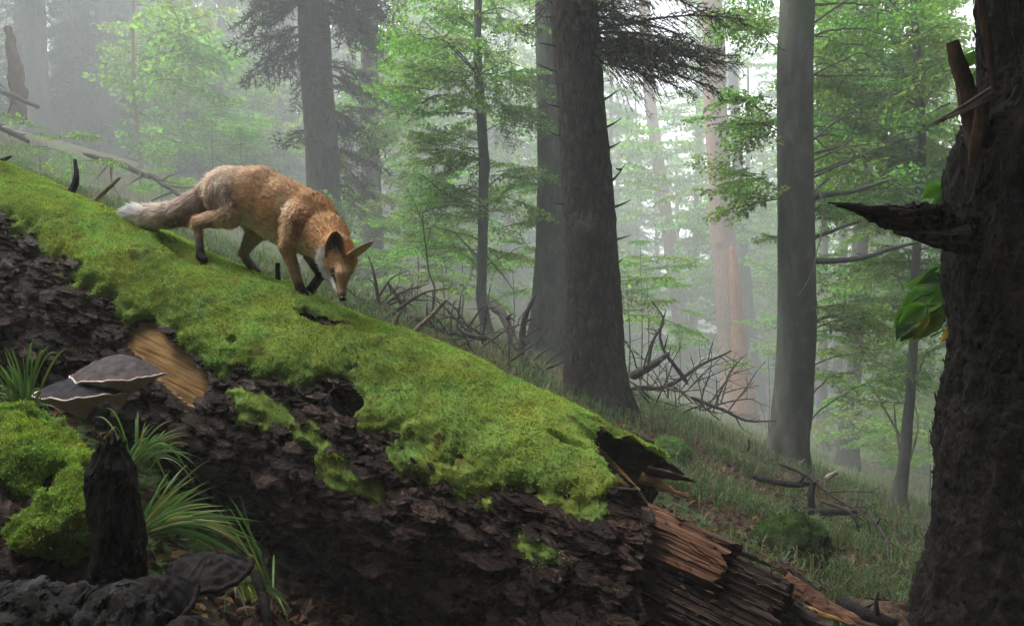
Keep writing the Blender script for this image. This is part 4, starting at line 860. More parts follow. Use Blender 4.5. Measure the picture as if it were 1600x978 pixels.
# ears: cupped shells rooted in the skull
def ear(B, tip, hw, face, depth, inner, back, rimc, nv=14, nu=13, power=.55):
    ax = tip-B; H = np.linalg.norm(ax); ax = ax/H; face = nrm(face-ax*np.dot(face, ax)); sd = np.cross(ax, face)
    v = np.linspace(0, 1, nv)[:, None]; uu = np.linspace(-1, 1, nu)[None]; wv = hw*np.power(np.clip(1-v, 0, 1), power)*(1+.25*np.sin(np.pi*v))*(.85+.15*v)
    P = B+ax*(H*v)[..., None]+sd*(wv*uu)[..., None]+face*(-depth*(1-uu**2)*np.sqrt(1-v*.9)+.25*depth*v)[..., None]
    i_ = np.arange(nv-1)[:, None]*nu; j_ = np.arange(nu-1)[None]; Q = np.stack([i_+j_, i_+j_+1, i_+nu+j_+1, i_+nu+j_], -1).reshape(-1, 4)
    P2 = P-face*.005; e = np.clip(np.abs(uu)**2.6*.9+v**6*.5+0*v, 0, 1)[..., None]; ci = inner*(1-e)+rimc*e; cb = back*(1-.3*e)+rimc*.3*e
    lowc = smooth(.35, .0, v+0*uu)[..., None]; cb = cb*(1-lowc)+A(.52, .3, .15)*lowc
    N_ = nv*nu; ed = np.concatenate([np.arange(nv)*nu, (nv-1)*nu+np.arange(1, nu), (np.arange(nv)*nu+nu-1)[::-1][1:]]); Qe = np.stack([ed[:-1], ed[1:], ed[1:]+N_, ed[:-1]+N_], -1)
    mb.add(np.concatenate([P.reshape(-1, 3), P2.reshape(-1, 3)]), Q=np.concatenate([Q, Q[:, ::-1]+N_, Qe]), col=np.concatenate([ci.reshape(-1, 3), cb.reshape(-1, 3)]))
    return P, P2, ax
hyv = hy
E1 = ear(fp(522, 406, hyv-.062), fp(526, 361, hyv-.082), .040, A(-.2, -.95, .1), .018, A(.05, .026, .02), A(.03, .02, .016), A(.5, .3, .16), power=.38)
E2 = ear(fp(548, 402, hyv-.03), fp(583, 377, hyv-.02), .027, A(.3, -.3, -.9), .014, A(.62, .47, .33), A(.03, .022, .02), A(.7, .55, .4), power=.5)
fb_ = mb.build('body', M['coat'], fox)
# eyes and nose
def blob(name, c, rx, m, parent, sc3=(1, 1, 1)):
    n_, k_ = 10, 14; a = np.linspace(0, np.pi, n_); P = np.stack([0*a, 0*a, -np.cos(a)], -1)*rx
    b = np.linspace(0, 2*np.pi, k_, endpoint=False); V = np.stack([np.sin(a)[:, None]*np.cos(b), np.sin(a)[:, None]*np.sin(b), np.cos(a)[:, None]+0*b], -1)*rx*A(*sc3)+c
    i_ = np.arange(n_-1)[:, None]*k_; j_ = np.arange(k_)[None]; Q = np.stack([i_+j_, i_+k_+j_, i_+k_+(j_+1) % k_, i_+(j_+1) % k_], -1).reshape(-1, 4)
    return MB().add(V.reshape(-1, 3), Q=Q).build(name, m, parent)
blob('eye', fox_hit(522, 430)+A(.0, -.003, 0), .0085, M['eye'], fox, (1, 1, .8)); blob('eye', fox_hit(543.5, 431)+A(.0, -.002, 0), .0075, M['eye'], fox, (1, 1, .8))
blob('nose', fp(535.5, 467, hyv-.085), .013, M['nose'], fox, (1, .9, .72))
# coat of hair
r = np.random.default_rng(3); tri = np.concatenate([fQ[:, [0, 1, 2]], fQ[:, [0, 2, 3]]]); ar = np.linalg.norm(np.cross(fV[tri[:, 1]]-fV[tri[:, 0]], fV[tri[:, 2]]-fV[tri[:, 0]]), axis=1)
NF = 95000; pk = r.choice(len(tri), NF, p=ar/ar.sum()); b1, b2 = r.random((2, NF)); sw = b1+b2 > 1; b1[sw], b2[sw] = 1-b1[sw], 1-b2[sw]
def bary(X_): return X_[tri[pk, 0]]*(1-b1-b2)[:, None]+X_[tri[pk, 1]]*b1[:, None]+X_[tri[pk, 2]]*b2[:, None]
hp, hn, hf = bary(fV), nrm(bary(fN)), nrm(bary(fFl)); hc, _ = coat(hp, hn)
tng = nrm(hf-hn*np.sum(hf*hn, 1, keepdims=True)+A(0, 0, -.25)+.28*r.normal(0, 1, (NF, 3))); 
xx = 800+hp[:, 0]/hp[:, 1]*F; zz = 489-(hp[:, 2]-CZ)/hp[:, 1]*F
ln = np.full(NF, .017); leg = (hc.mean(1) < .06); ln[leg] = .007; tl = smooth(345, 320, xx)*(zz < 372); ln = ln*(1+.75*tl*(zz > 0))
dnose = np.linalg.norm(hp-fp(534, 440, hy-.06), axis=1); ln = ln*(.2+.8*smooth(.04, .11, dnose)); lowleg = np.maximum(smooth(365, 395, zz)*smooth(505, 480, xx), smooth(346, 356, zz)*smooth(340, 326, xx)); ln = ln*(1-.62*lowleg)
ln = ln*r.uniform(.6, 1.3, NF); side = nrm(np.cross(tng, hn)); w_ = np.where(ln < .008, .0010, .0014)[:, None]
d1 = nrm(tng+hn*.42); m_ = hp+d1*ln[:, None]*.55; tip = m_+nrm(tng+hn*.12)*ln[:, None]*.5; hp0 = hp-hn*.002
Vv = np.stack([hp0-side*w_, hp0+side*w_, m_+side*w_*.8, m_-side*w_*.8, tip], 1).reshape(-1, 3); k = np.arange(NF)[:, None]*5
sh = r.uniform(.7, 1.35, (NF, 1)); cl = np.clip(1+.45*fbm(hp*A(55, 55, 40), 3, 9), .5, 1.6)[:, None]; hcol = hc*sh*cl; hcol = np.repeat(hcol[:, None], 5, 1).copy(); hcol[:, 4] *= 1.15; hcol[:, :2] *= .93
tag(MB().add(Vv, k+np.array([[3, 2, 4]]), k+np.array([[0, 1, 2, 3]]), np.clip(hcol, 0, .95).reshape(-1, 3)).build('fur', M['fur'], fox, True), kind='stuff')

# ------------------------------------------------------------------ black foreground trunk on the right
fgp = [(1670, -420, 235), (1668, -120, 235), (1662, 0, 236), (1664, 120, 232), (1640, 235, 264), (1632, 275, 282), (1633, 330, 280), (1634, 489, 282), (1630, 620, 286), (1622, 740, 294), (1612, 860, 306), (1602, 980, 320), (1595, 1150, 350), (1590, 1400, 400)]
P = np.array([at(a, b, 2.35) for a, b, _ in fgp])[::-1]; R = np.array([w/F*2.35/2 for *_, w in fgp])[::-1]
base = A(P[0][0], P[0][1], min(P[0][2], gz(P[0][0], P[0][1]))); P[0] = base-A(0, 0, .1)
top = P[-1]+A(.05, 0, 5.0); P = np.concatenate([P, [top]]); R = np.concatenate([R, [R[-1]*.8]])
Pr, Rr = resample(P[:-1], R[:-1], 420); Pr = np.concatenate([Pr, np.linspace(Pr[-1], top, 30)[1:]]); Rr = np.concatenate([Rr, np.linspace(Rr[-1], R[-1], 30)[1:]])
fg = thing('broken_tree', base, 'nearly black flaky-barked trunk filling the right edge, with snapped limbs', 'tree')
def fgdisp(V):
    n_ = fbm(V*A(17, 17, 5.5)+.3*noise(V*20, 2)[..., None], 4, 3); t_ = np.floor(n_*4)/4+.25*smooth(.5, 1, n_*4-np.floor(n_*4))
    return .024*t_+.006*fbm(V*60, 3, 6)+.02*fbm(V*3, 2, 9)
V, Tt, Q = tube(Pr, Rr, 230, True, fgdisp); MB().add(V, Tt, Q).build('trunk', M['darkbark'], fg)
def flakes(V, N_, n, l0, l1, m, par, seed, up, name='bark_flakes'):
    r = np.random.default_rng(seed); pk = r.choice(len(V), n); P0 = V[pk]; N0 = nrm(N_[pk]); a = r.uniform(-.7, .7, n); U0 = nrm(up-N0*(N0 @ up)[:, None]); S0 = np.cross(N0, U0); e1 = U0*np.cos(a)[:, None]+S0*np.sin(a)[:, None]; e2 = np.cross(N0, e1)
    l1_ = r.uniform(l0, l1, (n, 1)); l2_ = l1_*r.uniform(.35, .8, (n, 1)); lift = r.uniform(.0, .005, (n, 1)); ring = []
    for q in range(6):
        ca, sa = math.cos(q*math.pi/3+.3), math.sin(q*math.pi/3+.3); jr = r.uniform(.6, 1.3, (n, 1)); ring.append(P0+e1*l1_*ca*jr+e2*l2_*sa*jr+N0*(lift*(ca*.9+.2)+.002))
    Vv = np.stack(ring+[P0+N0*(lift*.7+.003)], 1).reshape(-1, 3); k = np.arange(n)[:, None, None]*7; Tt = (k+np.array([[q, (q+1) % 6, 6] for q in range(6)])[None]).reshape(-1, 3)
    tag(MB().add(Vv, Tt).build(name, m, par, False), kind='stuff')
Vr = V[:-2].reshape(-1, 230, 3); flakes(Vr.reshape(-1, 3), (Vr-Vr.mean(1, keepdims=True)).reshape(-1, 3)*A(1, 1, 0), 5200, .006, .02, M['darkbark'], fg, 4, A(0, 0, 1))
def limb(name, pts, m, seed, k=16, n=60, rough=.25, flat=1.0, par=fg, fr=(60, 60, 60), label=None):
    P = np.array([at(a, b, d) for a, b, d, _ in pts]); R = np.array([w/F*pts[0][2]/2 for *_, w in pts]); Pr, Rr = resample(P, R, n); T_, N_, B_ = frames(Pr)
    def dsp(V): 
        rr = Rr[:, None]; return rough*rr*(fbm(V*A(*fr), 4, seed)+.5*np.round(2*noise(V*A(*fr)*.5, seed+4))/2)
    V, Tt, Q = tube(Pr, Rr, k, True, dsp, flat); o = MB().add(V, Tt, Q).build(name, m, par, False)
    if label: o['label'] = label
    return o
limb('broken_limb', [(1545, 360, 2.3, 84), (1495, 354, 2.3, 70), (1460, 349, 2.28, 58), (1420, 342, 2.26, 44), (1385, 338, 2.25, 34), (1360, 334, 2.25, 22), (1338, 330, 2.25, 8)], M['darkbark'], 5, 30, 120, .42, .8, fr=(26, 50, 80), label='rotten horizontal limb snapped to a jagged end')
r = np.random.default_rng(19)
for q in range(16):
    x0 = r.uniform(1380, 1500); x1 = x0-r.uniform(45, 100); f0 = (1500-x0)/180; y0 = np.interp(x0, [1360, 1500], [334, 356])+r.uniform(-1, 1)*np.interp(x0, [1380, 1500], [13, 30]); y1 = np.interp(max(x1, 1300), [1296, 1400], [319, 338])+r.uniform(-.5, .5)*np.interp(x1, [1296, 1420], [3, 24]); d_ = 2.24+r.uniform(-.05, .05); w_ = r.uniform(8, 17)
    limb('splinter', [(x0, y0, d_, w_), (x0*.6+x1*.4, y0*.6+y1*.4+r.uniform(-3, 3), d_, w_*.8), (x0*.2+x1*.8, y0*.2+y1*.8, d_-.01, w_*.45), (max(x1, 1297), y1, d_-.02, 1.5)], M['darkbark'] if q % 4 else M['oldwood'], 60+q, 9, 30, .45, .45, fr=(26, 60, 90))
limb('splinter', [(1410, 338, 2.22, 16), (1360, 328, 2.22, 12), (1320, 320, 2.22, 7), (1293, 317, 2.22, 1.5)], M['darkbark'], 91, 10, 40, .4, .5, fr=(26, 60, 90))
limb('broken_limb', [(1510, 376, 2.2, 44), (1470, 375, 2.2, 26), (1430, 369, 2.2, 13), (1396, 363, 2.2, 3)], M['darkbark'], 9, 16, 60, .4, .7, fr=(26, 50, 70), label='lower splinter of the rotten limb')
limb('snag', [(1540, 240, 2.3, 46), (1524, 195, 2.27, 34), (1508, 135, 2.25, 26), (1495, 92, 2.24, 22), (1488, 66, 2.24, 17)], M['brownwood'], 15, 14, 50, .18, 1, fr=(60, 60, 14), label='upright broken snag stub')
limb('bark_streak', [(1536, 150, 2.24, 20), (1532, 190, 2.22, 22), (1524, 230, 2.2, 22), (1518, 262, 2.19, 12)], M['brownwood'], 16, 10, 40, .12, .5, fr=(60, 60, 8), label='tan strip of bare wood on the bulge')
limb('bark_streak', [(1531, -10, 2.26, 14), (1540, 50, 2.25, 16), (1549, 110, 2.25, 12), (1552, 150, 2.24, 6)], M['brownwood'], 17, 10, 40, .12, .5, fr=(60, 60, 8), label='brown strip of torn bark near the top')
for q, (a_, b_, c_, d_) in enumerate([(1548, 138, 1437, 204), (1550, 146, 1446, 202), (1548, 151, 1460, 192), (1545, 156, 1478, 186)]):
    limb('splinter', [(a_, b_, 2.22, 6), ((a_+c_)/2, (b_+d_)/2+2, 2.2, 4.5), (c_, d_, 2.18, 1.5)], M['palewood'], 20+q, 6, 14, .2)

mb = MB(); r = np.random.default_rng(44)  # unseen boughs added above the frame to shade the log end and near air
for q in range(60):
    z_ = r.uniform(4.3, 9); a_ = A(Pr[-1][0], Pr[-1][1], z_); yaw = r.uniform(-3.2, 3.2); put(mb, FF[r.integers(3)], a_, yaw, r.normal(.1, .1), r.normal(0, .2), r.uniform(1.8, 3.0), A(.02, .03, .018))
mb.build('bough', NM, fg, sm=False)
# broad leaves of a sapling reaching out from behind the black trunk
sap = thing('sapling', at(1540, 520, 2.75), 'sapling twig with large green and yellowing leaves beside the black trunk', 'sapling')
for pts in ([(1560, 560, 2.75), (1500, 470, 2.72), (1440, 462, 2.7), (1400, 500, 2.7)], [(1560, 540, 2.8), (1500, 410, 2.8), (1465, 425, 2.78)], [(1560, 600, 2.8), (1495, 510, 2.78), (1455, 525, 2.75)], [(1580, 200, 2.8), (1535, 95, 2.8)], [(1560, 350, 2.8), (1490, 285, 2.8), (1460, 300, 2.8)]):
    V, Tt, Q = branch([at(*p) for p in pts], .005, .002, 14, 5); MB().add(V, Tt, Q).build('stem', M['twig'], sap)
lv = [(1492, 425, 1452, 418, 0), (1488, 470, 1428, 490, 0), (1450, 462, 1408, 478, 0), (1432, 478, 1396, 512, 0), (1470, 440, 1412, 446, 0), (1425, 498, 1400, 530, 1), (1466, 505, 1440, 508, 1), (1490, 490, 1455, 500, 2), (1450, 480, 1416, 505, 0), (1495, 455, 1440, 470, 0),
      (1492, 512, 1470, 535, 3), (1490, 478, 1462, 492, 3), (1440, 495, 1424, 512, 3), (1480, 410, 1466, 448, 0), (1440, 505, 1418, 532, 2), (1460, 500, 1432, 530, 2), (1530, 82, 1505, 108, 0), (1532, 110, 1512, 128, 0), (1490, 288, 1460, 318, 0), (1488, 300, 1452, 335, 1), (1475, 290, 1440, 310, 0), (1494, 430, 1436, 440, 1), (1478, 460, 1402, 498, 2)]
LC = [A(.09, .2, .03), A(.03, .075, .02), A(.2, .28, .035), A(.5, .27, .05)]
lv = lv+[(a+11, b-9+3*(k%5), c+9, d+7-4*(k%4), e) for k, (a, b, c, d, e) in enumerate(lv[:16])]
r = np.random.default_rng(14); Lp, LT = leaf_geo(1, True)
for q, (x0, y0, x1, y1, ci) in enumerate(lv):
    dd = 2.72+r.uniform(-.06, .06); a_, b_ = at(x0, y0, dd), at(x1, y1, dd+r.uniform(-.05, .05)); ax = b_-a_; L = np.linalg.norm(ax); ax /= L
    up = nrm(A(r.normal(0, .4), -.75, r.uniform(.3, 1))); sd = nrm(np.cross(up, ax)); up = np.cross(ax, sd); n_ = 12; u_ = np.linspace(0, 1, n_)[:, None]; v_ = np.linspace(-1, 1, 7)[None]
    wd = .36*np.sin(np.pi*np.clip(u_, .02, .995)**.8)*(1-.2*u_); W3 = a_+ax*(L*u_)[..., None]+sd*(L*wd*v_)[..., None]*.8+up*(L*(.07*v_**2-.12*u_**2+.012*np.abs(np.sin(u_*22+np.abs(v_)*3))))[..., None]
    i_ = np.arange(n_-1)[:, None]*7; j_ = np.arange(6)[None]; Q = np.stack([i_+j_, i_+j_+1, i_+8+j_, i_+7+j_], -1).reshape(-1, 4); ve = (.8+.35*np.abs(v_)+0*u_)[..., None]
    MB().add(W3.reshape(-1, 3), Q=Q, col=(LC[ci]*ve*r.uniform(.85, 1.15)).reshape(-1, 3)).build('leaf', M['leaf'], sap)

# ------------------------------------------------------------------ mossy log end in the left corner, rotten post, fungi
ms = thing('mossy_log', A(*at(0, 980, 1.8)[:2], gz(*at(0, 980, 1.8)[:2])), 'short decaying log in the lower left corner, moss above, grey bark below', 'log')
Pm = np.array([at(-420, 640, 2.15), at(-200, 735, 2.0), at(-60, 820, 1.88), at(20, 872, 1.8), at(78, 915, 1.75), at(104, 938, 1.73)]); Rm_ = np.array([.255, .26, .255, .232, .165, .03])
Pr, Rr = resample(Pm, Rm_, 260); Tm, Nm, Bm = frames(Pr); km = 300; a_ = np.linspace(0, 2*np.pi, km, endpoint=False); Dm = np.cos(a_)[None, :, None]*Nm[:, None]+np.sin(a_)[None, :, None]*Bm[:, None]
V0 = Pr[:, None]+Dm*Rr[:, None, None]; lowm = .05*fbm(V0*5, 3, 3)+.015*fbm(V0*16, 3, 4); nb = fbm(V0*A(16, 16, 16), 4, 5); tb = np.floor(nb*4)/4+.25*smooth(.5, 1, nb*4-np.floor(nb*4))
mk = smooth(.6, .9, Dm[..., 2]+.2*Dm[..., 0]+.5*fbm(V0*6, 4, 8)); mk = mk*smooth(-.04, .05, V0[..., 2]-(.75-.6*(V0[..., 0]+1.1))+.07*fbm(V0*7, 3, 18))*smooth(.28, .1, fbm(V0*8, 3, 19)); scl = np.clip(Rr/.2, .3, 1)[:, None]
Vb = V0+Dm*((lowm+.028*tb*(1-.7*mk)+.006*fbm(V0*60, 3, 7))*scl)[..., None]; Vm = V0+Dm*((lowm+.01*tb+mk*(.014+.014*np.clip(.6+fbm(V0*9, 3, 41), 0, 2)+.008*fbm(V0*30, 3, 12))-.012*(1-smooth(0, .25, mk)))*scl)[..., None]
i_ = np.arange(259)[:, None]*km; j_ = np.arange(km)[None]; j2 = (j_+1) % km; Qm = np.stack([i_+j_, i_+j2, i_+km+j2, i_+km+j_], -1).reshape(-1, 4)
MB().add(Vb.reshape(-1, 3), Q=Qm).build('bark', M['logbark'], ms, True, Vb.reshape(-1, 3)*1.0)
fm2 = (mk > .06).ravel()[Qm].any(1); used, inv = np.unique(Qm[fm2], return_inverse=True); mcol = moss_col(V0, 1.0).reshape(-1, 3)
MB().add(Vm.reshape(-1, 3)[used], Q=inv.reshape(-1, 4), col=mcol[used]*.95).build('moss_mat', M['moss'], ms)
r = np.random.default_rng(63); NB = 45000; wgt = ((mk > .3)*(V0[..., 0] > -1.6)).ravel().astype(float); pk = r.choice(len(wgt), NB, p=wgt/wgt.sum()); Dn = Dm.reshape(-1, 3)[pk]
Vv, Tt, Q, cc = fuzz(NB, Vm.reshape(-1, 3)[pk]+r.normal(0, .003, (NB, 3))-Dn*.003, Dn, mcol[pk]*1.15, .005, .011, .003, 64); tag(MB().add(Vv, Tt, Q, cc).build('moss_shoots', M['moss'], ms, False), kind='stuff')
post = thing('rotten_post', at(178, 900, 1.72), 'black rotten stump post with a torn top between the mossy log and sedge', 'stump')
P = np.array([at(188, 930, 1.72), at(186, 860, 1.7), at(178, 790, 1.69), at(174, 730, 1.69), at(173, 695, 1.69)]); Pr, Rr = resample(P, A(46, 41, 38, 33, 17)/F*1.7, 90)
def pdisp(V):
    z = (V[..., 2]-P[-1][2]); th_ = np.arctan2(V[..., 1]-P[3][1], V[..., 0]-P[3][0]); return .010*fbm(V*A(30, 30, 12), 4, 2)+.006*np.round(2*fbm(V*A(14, 14, 6), 3, 4))/2
V, Tt, Q = tube(Pr, Rr, 64, True, pdisp); V[-1] += A(0, 0, -.05)
top_ = V[:-2].reshape(90, 64, 3); sp = .05*np.clip(noise(np.stack([np.cos(np.linspace(0, 6.28, 64))*2, np.sin(np.linspace(0, 6.28, 64))*2, np.zeros(64)], -1), 3)+.1, -.6, 1); top_[:, :, 2] += sp[None]*np.linspace(0, 1, 90)[:, None]**6*1.2; V[:-2] = top_.reshape(-1, 3)
MB().add(V, Tt, Q).build('stump_wood', M['darkbark'], post, False)
for q, (a, b, c, d, w) in enumerate([(152, 725, 150, 692, 10), (165, 720, 166, 684, 8), (190, 735, 196, 712, 8), (205, 745, 209, 725, 7)]):
    limb('splinter', [(a, b+10, 1.69, w), ((a+c)/2, (b+d)/2, 1.69, w*.7), (c, d, 1.69, 2)], M['rot'], 40+q, 7, 12, .3, .6, post, (60, 60, 20))

def bracket(name, c, w, dep, hgt, yaw, tilt, mcap, label, seed, under=True, rimw=.0042, cat='fungus'):
    """a shelf: half disc growing out of the wood, ridged cap, pale rim, pore face drawn in to the root"""
    root = thing(name, c, label, cat, 'bracket fungi'); na, nr_ = 72, 34; ph = np.linspace(-.12, np.pi+.12, na)[None]; q = np.linspace(0, 1, nr_)[:, None]
    Rz = rot_z(np.array(yaw)) @ rot_x(np.array(tilt)) 
    wob = 1+.05*noise(np.stack([np.cos(ph)*2, np.sin(ph)*2, 0*ph], -1), seed)+.025*noise(np.stack([np.cos(ph)*7, np.sin(ph)*7, 0*ph], -1), seed+1)
    x = w/2*np.cos(ph)*q*wob; y = -dep*np.sin(ph)*q*wob
    und = .008*noise(np.stack([np.cos(ph)*4+0*q, np.sin(ph)*4+0*q, 0*ph+0*q], -1), seed+2)*q
    zt = hgt*(1-q**1.7)+0.0011*np.sin(q*26+1.5*noise(np.stack([np.cos(ph)*3+0*q, np.sin(ph)*3+0*q, q+0*ph], -1), seed+3))*smooth(.1, .4, q)+.004*fbm(np.stack([x*40, y*40, 0*x], -1), 3, seed+4)+und
    V = np.stack([x+0*zt, y+0*zt, zt], -1); i_ = np.arange(nr_-1)[:, None]*na; j_ = np.arange(na-1)[None]; Q = np.stack([i_+j_, i_+na+j_, i_+na+j_+1, i_+j_+1], -1).reshape(-1, 4)
    def W_(V): return V.reshape(-1, 3) @ Rz.T+c
    bnd = .8+.16*np.sin(q*24+1.2*noise(np.stack([np.cos(ph)*3+0*q, np.sin(ph)*3+0*q, q+0*ph], -1), seed+3))+.5*fbm(np.stack([x*50, y*50, 0*x], -1), 3, seed+9); cc_ = np.array(mcap)*np.clip(bnd, .35, 1.7)[..., None]*np.where((q > .86)[..., None], A(1.25, 1.0, .95), A(1, 1, 1)); MB().add(W_(V), Q=Q, col=cc_.reshape(-1, 3)).build('cap', M['capcol'], root)
    e = V[-1]; rim_c = e+A(0, 0, -rimw*.4); Vr, Tr, Qr = tube(W_(rim_c), rimw*(.8+.35*noise(np.stack([ph[0]*9, 0*ph[0], 0*ph[0]], -1), seed+6)), 8, True); MB().add(Vr, Tr, Qr).build('rim', M['conkrim'] if under else M['oldconk'], root)
    q2 = np.linspace(1, 0, 24)[:, None]; xb = x[-1][None]*(.12+.88*q2); yb = y[-1][None]*(.05+.93*q2)*.99; zb = e[None, :, 2]*q2-rimw*.7-hgt*1.7*(1-q2)**.95*(.5+.5*np.sin(ph))-.0
    Vu = np.stack([xb+0*zb, yb+0*zb, zb], -1); i_ = np.arange(23)[:, None]*na; Qu = np.stack([i_+j_, i_+na+j_, i_+na+j_+1, i_+j_+1], -1).reshape(-1, 4)
    MB().add(W_(Vu), Q=Qu).build('pore_face', M['conkpore'] if under else M['oldconk'], root)
    return root
bracket('bracket_fungus', at(190, 583, 2.62), .295, .15, .062, -.12, .10, (.1, .085, .085), 'larger grey-capped bracket fungus with a white rim, growing under the mossy trunk', 3)
bracket('bracket_fungus', at(133, 612, 2.56), .29, .15, .05, -.3, .05, (.035, .034, .045), 'smaller dark bracket fungus just below the grey-capped one', 13)
bracket('bracket_fungus', at(245, 925, 1.60), .15, .09, .05, .25, .55, (.02, .017, .017), 'old black bracket fungus at the foot of the rotten post', 23, False, .008)
bracket('bracket_fungus', at(300, 985, 1.55), .13, .08, .045, .1, .55, (.02, .017, .017), 'old black bracket fungus lowest, at the bottom edge of the picture', 33, False, .008)
bracket('bracket_fungus', at(330, 880, 1.75), .17, .09, .03, .2, .35, (.02, .017, .017), 'old black bracket fungus at the foot of the sedge', 43, False, .008)
# dark decayed wood heaped in the bottom corner
def lump(name, c, rx, m, label, cat, seed, moss_k=0.0, amp=.22, sub=44, group=None, fr=7):
    root = thing(name, c-A(0, 0, rx[2]*.6), label, cat, group); n_, k_ = sub, sub*2; a = np.linspace(.001, np.pi-.001, n_)[:, None]; b = np.linspace(0, 2*np.pi, k_, endpoint=False)[None]
    Dn = np.stack([np.sin(a)*np.cos(b), np.sin(a)*np.sin(b), np.cos(a)+0*b], -1); f = 1+amp*fbm(Dn*1.6+seed, 3, seed)+amp*.35*np.round(3*fbm(Dn*3+seed, 3, seed+1))/3+.03*fbm(Dn*fr+seed, 3, seed+2)
    V = Dn*f[..., None]*A(*rx)+c; i_ = np.arange(n_-1)[:, None]*k_; j_ = np.arange(k_)[None]; j2 = (j_+1) % k_; Q = np.stack([i_+j_, i_+k_+j_, i_+k_+j2, i_+j2], -1).reshape(-1, 4)
    MB().add(V.reshape(-1, 3), Q=Q).build('stone' if moss_k else 'decayed_wood', m, root, True, V.reshape(-1, 3))
    if not moss_k: flakes(V.reshape(-1, 3), Dn.reshape(-1, 3), 420, .006, .022, m, root, seed, A(.3, .1, 1))
    if moss_k:
        mk_ = smooth(-.5, .1, Dn[..., 2]+.3*fbm(Dn*3+seed, 3, 9)); Vm_ = (V+Dn*(mk_*.02-.008)[..., None]+Dn*(.006*fbm(V*40, 2, 2)*mk_)[..., None]).reshape(-1, 3); fmm = (mk_ > .08).ravel()[Q].any(1); us, iv = np.unique(Q[fmm], return_inverse=True)
        mcl = moss_col(V, moss_k).reshape(-1, 3)*A(.75, 1, 1); MB().add(Vm_[us], Q=iv.reshape(-1, 4), col=mcl[us]*.8).build('moss_mat', M['moss'], root)
        rr = np.random.default_rng(seed); NB = 5000; wg = ((mk_ > .3)*np.sin(a)).ravel(); pk_ = rr.choice(len(wg), NB, p=wg/wg.sum()); Dd = Dn.reshape(-1, 3)[pk_]
        Vv, Tt, Q_, cc_ = fuzz(NB, Vm_[pk_]+rr.normal(0, .006, (NB, 3)), Dd, mcl[pk_], .005, .012, .005, seed+1); tag(MB().add(Vv, Tt, Q_, cc_).build('moss_shoots', M['moss'], root, False), kind='stuff')
    return root
lump('decayed_log', at(60, 985, 1.58), (.17, .12, .09), M['greyrot'], 'heap of wet black decayed bark in the bottom left corner', 'rotten wood', 4, amp=.4, fr=14)
lump('decayed_log', at(190, 995, 1.56), (.10, .1, .10), M['greyrot'], 'black decayed chunk directly below the rotten post', 'rotten wood', 5, amp=.4, fr=14)
lump('mossy_boulder', ground_hit(1247, 880)+A(0, .1, .05), (.19, .16, .17), M['deadwood'], 'round dark green mossy boulder right of the torn log end', 'boulder', 7, .26, .3)
lump('mossy_boulder', ground_hit(1047, 725)+A(0, .1, .06), (.17, .14, .13), M['deadwood'], 'small moss-covered rock just behind the broken log end', 'boulder', 8, .6, .28)
lump('mossy_boulder', ground_hit(1340, 835)+A(0, .1, .02), (.26, .2, .11), M['deadwood'], 'low mossy hump under the thin branches right of the boulder', 'boulder', 9, .3, .15)

lump('decayed_log', ground_hit(1330, 975)+A(0, 0, .0), (.34, .16, .09), M['brownwood'], 'crumbling heap of brown rotten wood below the torn log end', 'rotten wood', 12)
# ------------------------------------------------------------------ sedge tufts, each blade a part
def blade_mesh(P, w, side, col):
    n_ = len(P); t_ = np.linspace(0, 1, n_)[:, None]; ww = w*np.clip(1-t_**3, 0, 1)*(.6+.4*np.minimum(1, t_*4)); up = nrm(np.cross(np.gradient(P, axis=0), side))
    V = np.stack([P-side*ww, P-up*ww*.35, P+side*ww], 1).reshape(-1, 3); i_ = np.arange(n_-1)[:, None]*3; j_ = np.arange(2)[None]; Q = np.stack([i_+j_, i_+j_+1, i_+4+j_, i_+3+j_], -1).reshape(-1, 4)
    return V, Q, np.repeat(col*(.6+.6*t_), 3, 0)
def tuft(px, py, d, specs, label, seed, w=.0032, k=1.0):
    r = np.random.default_rng(seed); b = at(px, py, d); root = thing('sedge_tuft', b, label, 'sedge', 'sedge tufts')
    for (tx, ty, arch, cnt) in specs:
        for q in range(int(cnt*1.5)+1):
            tip = at(tx+r.normal(0, 16), ty+r.normal(0, 12), d+r.normal(0, .08)); o = b+r.normal(0, .012, 3)*A(1, 1, .3); mid = (o+tip)/2+A(0, 0, arch*r.uniform(.7, 1.3)); u_ = np.linspace(0, 1, 14)[:, None]
            P = (1-u_)**2*o+2*u_*(1-u_)*mid+u_**2*tip; sd = nrm(np.cross(tip-o, A(r.normal(0, .3), -1, .5+r.normal(0, .3))))
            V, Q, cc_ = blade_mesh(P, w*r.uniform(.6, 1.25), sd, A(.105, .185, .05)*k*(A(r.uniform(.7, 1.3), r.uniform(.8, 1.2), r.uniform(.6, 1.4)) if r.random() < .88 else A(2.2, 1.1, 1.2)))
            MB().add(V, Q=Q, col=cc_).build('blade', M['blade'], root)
tuft(40, 665, 2.3, [(4, 560, .06, 5), (20, 575, .05, 4), (60, 552, .16, 4), (88, 558, .2, 3), (45, 590, .02, 4), (-10, 610, .08, 4), (80, 650, .13, 3)], 'pale green sedge tuft left of the bracket fungi', 1)
tuft(208, 735, 2.05, [(240, 670, .04, 4), (265, 680, .05, 5), (280, 705, .06, 5), (215, 690, .03, 3), (310, 740, .12, 3), (255, 770, .17, 2), (150, 672, .1, 2)], 'green sedge tuft just above the rotten post', 2)
tuft(215, 838, 1.85, [(300, 745, .04, 5), (315, 750, .03, 4), (340, 790, .04, 5), (350, 800, .05, 5), (330, 815, .03, 4), (390, 850, .09, 3), (370, 825, .05, 4), (400, 880, .1, 2)], 'largest sedge tuft, spreading right from the rotten post', 3, .0036)
